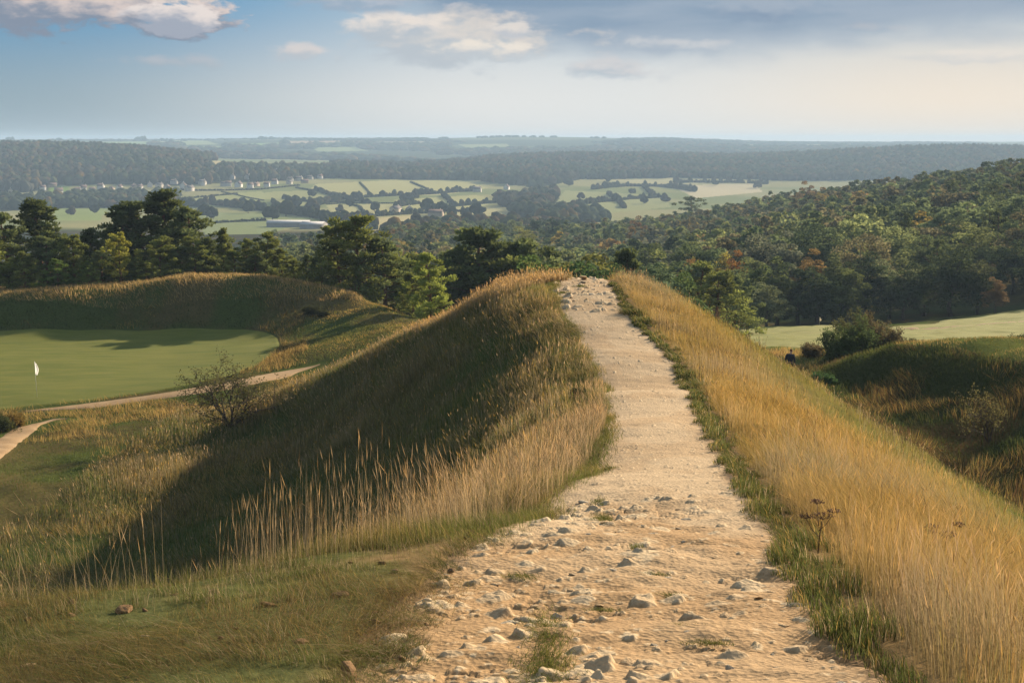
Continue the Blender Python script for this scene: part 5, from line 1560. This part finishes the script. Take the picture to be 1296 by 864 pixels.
def make_shrub(seed, H, W, stems, depth=4, leaf=.05, per=5, leafy=1.0, up=.75, r0=.05, twig=.6):
    g_ = np.random.default_rng(seed); tb = Buf(); LP = []

    def grow(p, dr_, L, r, lev):
        n = 4; pts = [p]; q = p.copy(); dd = dr_.copy()
        for _ in range(n - 1):
            dd = dd + g_.normal(size=3) * .16 + np.array([0, 0, .03]); dd /= np.linalg.norm(dd)
            q = q + dd * L / (n - 1); pts.append(q.copy())
        tube(tb, pts, np.linspace(r, r * .6, n), 5 if lev > 1 else 3, cap=False)
        if lev <= 2:
            for t in np.linspace(.15, 1, per):
                k = t * (n - 1); i = min(int(k), n - 2)
                LP.append((pts[i] + (pts[i + 1] - pts[i]) * (k - i), dd))
        if lev > 0:
            for c in range(int(g_.integers(2, 4)) + (lev > 2)):
                i = int(g_.integers(1, n))
                u = dd * twig + rand_unit(1, g_)[0] * .75 + np.array([0, 0, .12]); u /= np.linalg.norm(u)
                grow(pts[i], u, L * (.55 + .25 * g_.random()), r * .55, lev - 1)
    for s_ in range(stems):
        a = s_ / stems * 6.283 + g_.normal() * .4; k = .25 + .75 * g_.random()
        u = np.array([math.cos(a) * k * W / H, math.sin(a) * k * W / H, up]); u /= np.linalg.norm(u)
        grow(np.array([math.cos(a) * .08 * W * .3, math.sin(a) * .08 * W * .3, -.1]), u, H * .42 * (.75 + .4 * g_.random()), r0, depth)
    c = np.array([p for p, _ in LP]); c = np.repeat(c, max(1, int(leafy)), 0)
    if leafy < 1: c = c[g_.random(len(c)) < leafy]
    n = len(c); lb = Buf()
    nr = rand_unit(n, g_); leaves(lb, c + g_.normal(size=(n, 3)) * leaf * .8, rand_unit(n, g_), nr, leaf * (.8 + .6 * g_.random(n)), leaf * .65, (.75 + .5 * g_.random(n))[:, None] * np.ones(3), g_)
    return tb.mesh('shrub_stems', [M_TWIG]), lb.mesh('shrub_leaves', [M_LEAF])


def plant_shrub(kind, meshes, px, py, d, color, label, s=1.0, rz=None, cat='shrub'):
    x, y, z = P(px, py, d); z = gz(x, y)
    t = thing(kind, label, cat, (x, y, z), None, random.random() * 6.28 if rz is None else rz, s)
    link('stems', meshes[0], t); c = link('foliage', meshes[1], t); c.color = (*color, 1)
    return t


hawthorn = make_shrub(3, 4.4, 3.2, 7, 4, .10, 5, 1.0, .8, .055)
x, y, z = hit(292, 540, 60, 120, 900); print('hawthorn at', y)
plant_shrub('hawthorn_shrub', hawthorn, 292, 540, y, (.10, .095, .035), 'sparse twiggy hawthorn bush standing alone in front of the putting green', 1.0, .4)
dense = make_shrub(5, 2.2, 2.2, 12, 4, .085, 6, 2.0, .75, .03)
dense2 = make_shrub(6, 1.3, 1.6, 10, 4, .07, 6, 1.4, .7, .02)
sap = make_shrub(8, 2.6, 1.2, 4, 4, .07, 4, .8, 1.1, .03)
for m_, px, py, d, c, s_, lab in [
    (dense, 1078, 446, 84, (.085, .115, .04), 1.2, 'dense green bramble bush on the crest of the right mound'),
    (dense, 1106, 443, 85, (.125, .10, .05), 1.1, 'reddish-brown bramble bush right of the green one on the crest'),
    (dense, 1094, 441, 87, (.12, .12, .05), 1.15, 'olive bramble between and behind the green and reddish bushes'),
    (dense2, 1135, 440, 84, (.10, .085, .035), 1.05, 'low straggly bush trailing right from the bramble clump'),
    (dense2, 1160, 440, 83, (.085, .085, .035), .9, 'smallest twiggy bush at the right end of the bramble clump'),
    (dense2, 1030, 447, 87, (.13, .10, .05), 1.0, 'small russet bush left of the bramble clump, behind the walker'),
    (dense2, 1292, 446, 78, (.06, .075, .03), 1.0, 'dark bush at the right border below the fairway'),
    (dense2, 1262, 445, 79, (.11, .095, .04), .7, 'tiny thin shrub in the rough just left of the border bush'),
    (sap, 1252, 560, 57.5, (.13, .115, .045), 1.15, 'thin sapling with pale yellow-green leaves in the dark right hollow'),
    (dense2, 1041, 497, 72, (.07, .125, .045), .8, 'small bright green weed clump at the foot of the right mound'),
    (dense2, 12, 545, 76.5, (.19, .13, .035), 1.1, 'orange-tinted bush at the left border beside the sandy track'),
    (dense2, -8, 548, 75, (.07, .08, .03), 1.1, 'dark green bush cut by the left border next to the orange one'),
    (dense2, 395, 392, 117, (.055, .06, .025), .9, 'dark scrub patch on the lit shoulder of the mound'),
    (dense2, 408, 398, 116, (.06, .065, .025), .7, 'second, smaller scrub patch on the lit shoulder of the mound'),
    (dense2, 735, 497, 34, (.05, .06, .022), .32, 'dark tuft hanging over the lip beside the path'),
]:
    plant_shrub('shrub', m_, px, py, d, c, lab, s_)

# dead umbels standing in the golden grass
M_DEAD = matte('dead_stem', (.10, .065, .04), .3, 8)


def umbel(seed, H):
    g_ = np.random.default_rng(seed); b = Buf(); hd = Buf()
    top = np.array([g_.normal() * .05, g_.normal() * .05, H])
    tube(b, [(0, 0, -.05), (0.01, 0, H * .5), top], [.006, .005, .004], 6)
    stems = [(top, .10)]
    for k in range(3):
        st = np.array([0, 0, H * (.5 + .15 * k)]); a = g_.random() * 6.28
        e = st + np.array([math.cos(a) * .12, math.sin(a) * .12, .16]); tube(b, [st, (st + e) / 2 + [0, 0, -.02], e], [.004, .003, .002], 5); stems.append((e, .06))
    heads = []
    for c, r in stems:
        hd = Buf(); heads.append(hd)
        for k in range(16):
            a = k * 2.4; q = r * math.sqrt((k + .5) / 16); e = c + np.array([math.cos(a) * q, math.sin(a) * q, r * .55 - q * .25])
            tube(b, [c, e], [.0015, .001], 3, cap=False)
            leaves(hd, np.repeat(e[None], 5, 0) + g_.normal(size=(5, 3)) * .006, rand_unit(5, g_), rand_unit(5, g_), .018, .014, np.ones(3), g_)
    return b.mesh('umbel_stem', [M_DEAD]), [q.mesh('umbel_head', [M_LEAF]) for q in heads]


for i, (px, py, H, lab) in enumerate([(1035, 700, .30, 'dead brown umbel beside the right verge of the path, taller of the two seed heads'), (1193, 720, .30, 'dark seed head alone in the middle of the golden slope')]):
    x, y, z = hit(px, py, 6, 60, 900)
    a, b = umbel(50 + i, H)
    t = thing('dead_flower', lab, 'dead flower', (x, y, z), None, i * 1.1)
    link('stem', a, t)
    for q in b:
        h_ = link('seed_head', q, t); h_.color = (.14, .09, .06, 1)

# ------------------------------------------------------------------ flagsticks
M_POLE = matte('painted_pole', (.62, .60, .50), .05, 3, rough=.5, spec=.4); M_FLAG = foliage_mat('flag_cloth', .5, rand=.02); M_FLAG2 = M_FLAG; M_CUP = matte('hole_cup', (.03, .03, .03), .1, 3)


def flagstick(px, py, d, label, mat, H=2.13, lean=-.03, furl=1.0):
    x, y, z = P(px, py, d); z = gz(x, y) + .05
    t = thing('flagstick', label, 'flag', (x, y, z)); t.rotation_euler = (0, lean, 0)
    b = Buf(); tube(b, [(0, 0, -.12), (0, 0, H * .5), (0, 0, H)], [.013, .012, .010], 10); link('pole', b.mesh('pole', [M_POLE], True), t)
    # limp flag hanging in folds down the pole
    nu, nv = 16, 12; U, Vv = np.meshgrid(np.linspace(0, 1, nu), np.linspace(0, 1, nv))
    drop = .78 * furl
    X = .012 + U * .16 * (.45 + .9 * np.sin(np.pi * np.clip(Vv * .9 + .05, 0, 1))) + 0 * Vv
    Y = .045 * np.sin(U * 9 + Vv * 2) * (.3 + U)
    Z = H - .02 - Vv * drop - U * .16 * (1 - Vv * .4)
    fm = make_mesh('flag', np.dstack([X, Y, Z]).reshape(-1, 3), grid_faces(nv, nu), None, [mat], np.ones((nu * nv, 3)), True)
    fo = link('flag', fm, t); fo.color = (.88, .86, .82, 1) if H > 2 else (.42, .36, .24, 1)
    c = Buf(); tube(c, [(0, 0, -.10), (0, 0, -.035)], [.054, .054], 16); link('cup', c.mesh('cup', [M_CUP]), t)
    return t


flagstick(47, 502, 86, 'white golf flag hanging limp on its pole on the left putting green', M_FLAG, 2.25, -.03)
flagstick(1037, 412.8, 184, 'tiny pale golf flag at the dark edge of the far fairway', M_FLAG2, 1.2, .02, .6)

# ------------------------------------------------------------------ the walker
M_SKIN = matte('skin', (.50, .30, .22), .08, 10, rough=.6); M_JACKET = matte('dark_jacket', (.022, .026, .038), .3, 8); M_TROUS = matte('brown_trousers', (.12, .075, .05), .25, 8); M_HAIR = matte('auburn_hair', (.13, .06, .035), .4, 30); M_BOOT = matte('boot_leather', (.04, .03, .025), .3, 8); M_PACK = matte('grey_rucksack', (.16, .18, .20), .2, 8)


def skin_mesh(name, verts, edges, radii, mat, sub=2, root=0, faces=None):
    me = bpy.data.meshes.new(name); me.from_pydata([tuple(v) for v in verts], edges, [])
    o = bpy.data.objects.new(name, me); COL.objects.link(o)
    md = o.modifiers.new('skin', 'SKIN'); md.use_smooth_shade = True
    for i, r in enumerate(radii):
        sv = me.skin_vertices[0].data[i]; sv.radius = (r, r) if np.isscalar(r) else r; sv.use_root = (i == root)
    s_ = o.modifiers.new('sub', 'SUBSURF'); s_.levels = sub; s_.render_levels = sub
    dg = bpy.context.evaluated_depsgraph_get(); dg.update()
    out = bpy.data.meshes.new_from_object(o.evaluated_get(dg)); out.name = name
    bpy.data.objects.remove(o)
    out.materials.clear(); out.materials.append(mat)
    for p in out.polygons: p.use_smooth = True
    return out


# faces +y (away from the photographer), walking, leaning a little forward and to the right
J = dict(pel=(0, 0, .96), sp1=(.01, .03, 1.12), chest=(.02, .07, 1.30), neck=(.03, .11, 1.46), hd0=(.035, .13, 1.55), hd1=(.04, .145, 1.64), hd2=(.04, .14, 1.71),
         sl=(-.17, .08, 1.41), el=(-.25, .02, 1.14), wl=(-.24, .14, .92), sr=(.20, .09, 1.40), er=(.28, .02, 1.13), wr=(.26, .14, .92),
         hl=(-.09, .0, .92), kl=(-.10, .14, .50), al=(-.10, .10, .09), tl=(-.10, .27, .05), hr=(.10, 0, .92), kr=(.11, -.02, .49), ar=(.11, -.26, .13), tr=(.11, -.12, .04))
V, E, RR, ID = [], [], [], {}


def jv(n, p, r, par=None):
    ID[n] = len(V); V.append(p); RR.append(r)
    if par is not None: E.append((ID[par], ID[n]))


for n, r, par in (('pel', (.15, .11), None), ('sp1', (.145, .10), 'pel'), ('chest', (.165, .115), 'sp1'), ('neck', .052, 'chest'), ('hd0', .07, 'neck'), ('hd1', (.078, .095), 'hd0'), ('hd2', (.062, .075), 'hd1'),
                  ('sl', .058, 'chest'), ('el', .042, 'sl'), ('wl', .027, 'el'), ('sr', .058, 'chest'), ('er', .042, 'sr'), ('wr', .027, 'er'),
                  ('hl', .085, 'pel'), ('kl', .056, 'hl'), ('al', .036, 'kl'), ('tl', .03, 'al'), ('hr', .085, 'pel'), ('kr', .056, 'hr'), ('ar', .036, 'kr'), ('tr', .03, 'ar')):
    jv(n, J[n], r, par)
for sd, w in ((-1, 'wl'), (1, 'wr')):
    b0 = np.array(J[w]); pm = b0 + np.array([0, .035, -.075]); jv('p' + w, tuple(pm), .026, w)
    for k, (o, L) in enumerate(((-.028, .062), (-.010, .075), (.010, .08), (.028, .07))):
        a = pm + np.array([sd * .006, o, -.02]); m1 = a + np.array([0, .008, -L * .5]); m2 = m1 + np.array([-sd * .014, .010, -L * .45])
        jv(w + str(k), tuple(a), .0095, 'p' + w); jv(w + str(k) + 'm', tuple(m1), .009, w + str(k)); jv(w + str(k) + 't', tuple(m2), .0075, w + str(k) + 'm')
    a = b0 + np.array([-sd * .02, .05, -.035]); m1 = a + np.array([-sd * .012, .02, -.03]); jv(w + 'th', tuple(a), .0105, w); jv(w + 'tht', tuple(m1), .009, w + 'th')
body = skin_mesh('person_body', V, E, RR, M_SKIN, 2)
xw, yw, _ = P(999, 470, 81)
zw = gz(xw, yw)
print('walker ground', zw, proj(xw, yw, zw), proj(xw, yw, zw + 1.75))
wk = thing('person', 'walker in a dark jacket seen from behind, half hidden by the golden grass', 'person', (xw, yw, zw), None, R(-25))
link('body', body, wk)


def wear(name, keys, edges, radii, mat):
    me = skin_mesh(name, [J[k] for k in keys], edges, radii, mat, 2); return link(name, me, wk)


wear('jacket', ['pel', 'sp1', 'chest', 'sl', 'el', 'wl', 'sr', 'er', 'wr'], [(0, 1), (1, 2), (2, 3), (3, 4), (4, 5), (2, 6), (6, 7), (7, 8)], [(.185, .145), (.18, .14), (.20, .15), .085, .066, .046, .085, .066, .046], M_JACKET)
wear('trousers', ['pel', 'hl', 'kl', 'al', 'hr', 'kr', 'ar'], [(0, 1), (1, 2), (2, 3), (0, 4), (4, 5), (5, 6)], [(.165, .125), .10, .075, .055, .10, .075, .055], M_TROUS)
wear('shoe', ['al', 'tl'], [(0, 1)], [.052, .045], M_BOOT); wear('shoe', ['ar', 'tr'], [(0, 1)], [.052, .045], M_BOOT)
J['hb'] = (.035, .105, 1.60); J['hc'] = (.04, .125, 1.70); J['hq'] = (.04, .15, 1.735)
wear('hair', ['hb', 'hc', 'hq'], [(0, 1), (1, 2)], [(.085, .075), (.088, .085), (.06, .06)], M_HAIR)
fb_ = Buf()
for sx in (-1, 1):          # eyes and ears
    tube(fb_, [(.04 + sx * .03, .233, 1.655), (.04 + sx * .03, .244, 1.655)], [.011, .008], 8)
link('eyes', fb_.mesh('eyes', [M_HAIR], True), wk)
nb = Buf(); tube(nb, [(.04, .225, 1.655), (.04, .262, 1.622), (.04, .235, 1.612)], [.008, .014, .01], 8); link('nose', nb.mesh('nose', [M_SKIN], True), wk)
mb = Buf(); tube(mb, [(.015, .232, 1.585), (.04, .238, 1.583), (.065, .232, 1.585)], [.004, .007, .004], 6); link('mouth', mb.mesh('mouth', [matte('lips', (.35, .15, .12), .1, 5)], True), wk)
eb = Buf()
for sx in (-1, 1): tube(eb, [(.04 + sx * .082, .135, 1.655), (.04 + sx * .092, .125, 1.64), (.04 + sx * .084, .138, 1.61)], [.012, .014, .008], 8)
link('ears', eb.mesh('ears', [M_SKIN], True), wk)

# ------------------------------------------------------------------ camera, light, air
cam = bpy.data.cameras.new('camera'); co = bpy.data.objects.new('camera', cam); COL.objects.link(co); scene.camera = co
cam.lens = 50; cam.sensor_width = 36; cam.clip_end = 80000; cam.clip_start = .05
co.rotation_euler = (R(90) - PITCH, 0, 0)
SUN_AZ, SUN_EL = 38, 19
l = bpy.data.lights.new('sun', 'SUN'); l.energy = 4.5; l.angle = R(.5); l.color = (1, .83, .61)
lo = bpy.data.objects.new('sun', l); COL.objects.link(lo)
sd = Vector((math.sin(R(SUN_AZ)) * math.cos(R(SUN_EL)), math.cos(R(SUN_AZ)) * math.cos(R(SUN_EL)), math.sin(R(SUN_EL))))
lo.rotation_euler = sd.to_track_quat('Z', 'Y').to_euler()

w = bpy.data.worlds.new('World'); scene.world = w; w.use_nodes = True
nt = w.node_tree; nt.nodes.clear(); Lk = nt.links
WS = .15
sky = add(nt, 'ShaderNodeTexSky', sky_type='NISHITA', sun_disc=False, sun_elevation=R(SUN_EL), sun_rotation=R(SUN_AZ), dust_density=.6, ozone_density=2.0)
tc = add(nt, 'ShaderNodeTexCoord')
sep = add(nt, 'ShaderNodeSeparateXYZ'); Lk.new(tc.outputs['Generated'], sep.inputs[0])


def M(op, a, b=None, c=None, clamp=False):
    n = add(nt, 'ShaderNodeMath', operation=op); n.use_clamp = clamp
    for i, q in enumerate((a, b, c)):
        if q is None: continue
        if isinstance(q, (int, float)): n.inputs[i].default_value = q
        else: Lk.new(q, n.inputs[i])
    return n.outputs[0]


az = M('MULTIPLY', M('ARCTAN2', sep.outputs[0], sep.outputs[1]), 180 / math.pi)      # degrees right of the view
el = M('MULTIPLY', M('ARCSINE', sep.outputs[2]), 180 / math.pi)                      # degrees above the horizon


def ss(x, a, b):
    n = add(nt, 'ShaderNodeMapRange', interpolation_type='SMOOTHSTEP'); Lk.new(x, n.inputs[0]); n.inputs[1].default_value = a; n.inputs[2].default_value = b
    return n.outputs[0]


def vec(x, y, z=0.0):
    n = add(nt, 'ShaderNodeCombineXYZ')
    for i, q in enumerate((x, y, z)):
        if isinstance(q, (int, float)): n.inputs[i].default_value = q
        else: Lk.new(q, n.inputs[i])
    return n.outputs[0]


def noise(v, scale, detail=6, rough=.55, dist=0.0):
    n = add(nt, 'ShaderNodeTexNoise'); n.inputs['Scale'].default_value = scale; n.inputs['Detail'].default_value = detail; n.inputs['Roughness'].default_value = rough; n.inputs['Distortion'].default_value = dist
    Lk.new(v, n.inputs['Vector']); return n.outputs[0]


def mixcol(f, a, b):
    n = add(nt, 'ShaderNodeMix', data_type='RGBA'); n.clamp_factor = True
    if isinstance(f, (int, float)): n.inputs[0].default_value = f
    else: Lk.new(f, n.inputs[0])
    for s_, q in ((6, a), (7, b)):
        if isinstance(q, tuple): n.inputs[s_].default_value = tuple(v / WS * SKYK for v in q) + (1,)
        else: Lk.new(q, n.inputs[s_])
    return n.outputs[2]


SKYK = 1 / 2 ** EXPOSURE      # literal cloud colours below are as they look at the picture's exposure
# the clear band of sky near the horizon: blue at upper left, milky towards the sun on the right
hz = mixcol(ss(az, -20, 0), (.30, .40, .46), (.78, .78, .76))
hz = mixcol(ss(az, 3, 18), hz, (.90, .79, .66))
up = mixcol(ss(az, -17, 4), (.10, .31, .53), (.46, .57, .65))
low = mixcol(ss(el, 1.2, 6.2), hz, up)
blue = mixcol(ss(el, 7, 24), low, sky.outputs[0])
# thin horizon haze
blue = mixcol(M('MULTIPLY', ss(el, 1.6, 0.0), .35), blue, mixcol(ss(az, -20, 8), (.42, .47, .51), (.76, .74, .71)))

v1 = vec(M('MULTIPLY', az, .16), M('MULTIPLY', el, .36))
nA = noise(v1, 2.2, 7, .55, .3); nB = noise(v1, 6.0, 7, .6, .2); nC = noise(vec(M('MULTIPLY', az, .05), M('MULTIPLY', el, .30), 3.0), 2.5, 5, .5)


def blobm(ax, ey, ra, re):
    a = M('DIVIDE', M('SUBTRACT', az, ax), ra); e = M('DIVIDE', M('SUBTRACT', el, ey), re)
    d = M('SQRT', M('ADD', M('MULTIPLY', a, a), M('MULTIPLY', e, e)))
    return M('SUBTRACT', 1.0, d)                       # 1 in the middle, 0 on the rim


def pa(px): return math.degrees(math.atan((px - 648) / F))
def pe(py): return math.degrees(math.atan((HZ - py) / F))


# blue-grey cloud bank across the upper right, its lower edge sloping
edge_ = M('ADD', M('MULTIPLY', M('SUBTRACT', nC, .5), 2.2), M('ADD', M('MULTIPLY', az, -.0), 0.0))
bot = add(nt, 'ShaderNodeFloatCurve')
Lk.new(M('DIVIDE', M('ADD', az, 20.0), 60.0, clamp=True), bot.inputs['Value'])
cv = bot.mapping.curves[0]
cv.points[0].location = (0, .72)
cv.points[-1].location = (1, .40)
for xq, yq in (((pa(420) + 20) / 60, .66), ((pa(500) + 20) / 60, .50), ((pa(720) + 20) / 60, .31), ((pa(980) + 20) / 60, .33), ((pa(1290) + 20) / 60, .40)):
    cv.points.new(xq, yq)
bot.mapping.update()
bedge = M('MULTIPLY', bot.outputs[0], 10.0)            # elevation of the lower edge in degrees
mb_ = ss(M('ADD', M('SUBTRACT', el, bedge), M('ADD', M('MULTIPLY', M('SUBTRACT', nA, .5), 1.5), M('MULTIPLY', M('SUBTRACT', nC, .5), 1.6))), -.7, 1.1)
bankc = mixcol(ss(nC, .35, .65), (.215, .315, .44), (.33, .41, .51))
bankc = mixcol(M('MULTIPLY', ss(M('SUBTRACT', el, bedge), 1.6, .0), .6), bankc, (.48, .54, .60))
col = mixcol(M('MULTIPLY', mb_, .92), blue, bankc)


def cumulus(col, ax, ey, ra, re, lit, shade, th=.12, soft=.30, n=None, dens=1.0):
    m = M('ADD', blobm(ax, ey, ra, re), M('MULTIPLY', M('SUBTRACT', nA if n is None else n, .5), 2.7))
    m = M('ADD', m, M('MULTIPLY', M('SUBTRACT', nB, .5), 1.2))
    k = ss(m, th, th + soft)
    top = ss(M('ADD', M('DIVIDE', M('SUBTRACT', el, ey), re), M('ADD', M('MULTIPLY', M('SUBTRACT', nB, .5), 2.2), M('MULTIPLY', M('SUBTRACT', az, ax), .35 / ra))), -.55, .45)
    c = mixcol(top, shade, lit)
    return mixcol(M('MULTIPLY', k, dens), col, c)


LIT = (.70, .60, .56); SHD = (.235, .285, .37)
col = cumulus(col, pa(85), pe(18), 8.2, 1.4, LIT, SHD, .08, .32)
col = cumulus(col, pa(225), pe(28), 1.9, .75, (.80, .72, .68), (.36, .40, .48), .1, .3)
col = cumulus(col, pa(385), pe(70), 1.7, .45, (.72, .66, .63), (.50, .53, .57), .05, .75, dens=.85)
col = cumulus(col, pa(215), pe(83), 3.0, .34, (.54, .52, .54), (.40, .44, .48), .05, .8, dens=.5)
col = cumulus(col, pa(575), pe(55), 4.6, 1.2, (.74, .68, .62), (.48, .53, .58), -.15, .75, dens=.85)
col = cumulus(col, pa(500), pe(38), 2.6, .7, (.84, .76, .69), (.46, .52, .58), .02, .5, dens=.8)
col = cumulus(col, pa(610), pe(66), 2.2, .5, (.88, .80, .70), (.55, .59, .62), .05, .6, dens=.8)
col = cumulus(col, pa(650), pe(42), 1.2, .42, (.80, .74, .68), (.5, .54, .6), .1, .4, dens=.7)
col = cumulus(col, pa(765), pe(90), 2.6, .6, (.66, .64, .64), (.42, .49, .56), .0, .8, dens=.75)
col = cumulus(col, pa(1110), pe(45), 2.4, .32, (.54, .53, .55), (.33, .42, .52), .1, .9, dens=.5)
col = cumulus(col, pa(860), pe(62), 3.0, .42, (.70, .69, .68), (.40, .47, .55), .0, .8, dens=.6)
col = cumulus(col, pa(1210), pe(78), 3.4, .34, (.86, .78, .70), (.60, .62, .64), .0, .9, dens=.5)
col = cumulus(col, pa(940), pe(22), 3.6, .6, (.40, .46, .54), (.22, .30, .42), .0, .8, dens=.6)
col = cumulus(col, pa(460), pe(8), 4.0, .6, (.50, .52, .58), (.32, .40, .50), .1, .5, dens=.7)
# broken cloud higher up, out of the picture
hi = M('MULTIPLY', ss(noise(vec(M('DIVIDE', sep.outputs[0], M('ADD', sep.outputs[2], .12)), M('DIVIDE', sep.outputs[1], M('ADD', sep.outputs[2], .12))), 1.1, 7, .55), .50, .66), ss(el, 8, 20))
col = mixcol(M('MULTIPLY', hi, .8), col, (.48, .47, .48))
bg = add(nt, 'ShaderNodeBackground'); bg.inputs[1].default_value = WS; Lk.new(col, bg.inputs[0])
wo = add(nt, 'ShaderNodeOutputWorld'); Lk.new(bg.outputs[0], wo.inputs[0])

# the air
hb = Buf(); X1, Y0_, Y1_, Z0_, Z1_ = 26000, -60, 7900, -170, 20
hb.add([(-X1, Y0_, Z0_), (X1, Y0_, Z0_), (X1, Y1_, Z0_), (-X1, Y1_, Z0_), (-X1, Y0_, Z1_), (X1, Y0_, Z1_), (X1, Y1_, Z1_), (-X1, Y1_, Z1_)], [(0, 3, 2, 1), (4, 5, 6, 7), (0, 1, 5, 4), (1, 2, 6, 5), (2, 3, 7, 6), (3, 0, 4, 7)])
hm, hnt, _, hL = nodes_of('air')
ho = add(hnt, 'ShaderNodeOutputMaterial'); pv = add(hnt, 'ShaderNodeVolumePrincipled')
pv.inputs['Color'].default_value = (.50, .70, .93, 1); pv.inputs['Density'].default_value = HAZE; pv.inputs['Anisotropy'].default_value = .08
hL.new(pv.outputs[0], ho.inputs['Volume'])
tag(link('haze', hb.mesh('haze', [hm])), 'thin bluish haze lying over the whole valley', 'haze', kind='stuff')

scene.view_settings.view_transform = 'Standard'; scene.view_settings.look = 'None'; scene.view_settings.gamma = 1; scene.view_settings.exposure = EXPOSURE
cy = scene.cycles
cy.use_denoising = True
try:
    cy.denoiser = 'OPENIMAGEDENOISE'; cy.denoising_input_passes = 'RGB_ALBEDO_NORMAL'; cy.denoising_prefilter = 'ACCURATE'
except Exception as e:
    print(e)
cy.max_bounces = 5; cy.diffuse_bounces = 3; cy.transmission_bounces = 3; cy.transparent_max_bounces = 4; cy.volume_bounces = 0; cy.glossy_bounces = 2
cy.use_adaptive_sampling = True; cy.adaptive_threshold = .01
cy.sample_clamp_indirect = 4
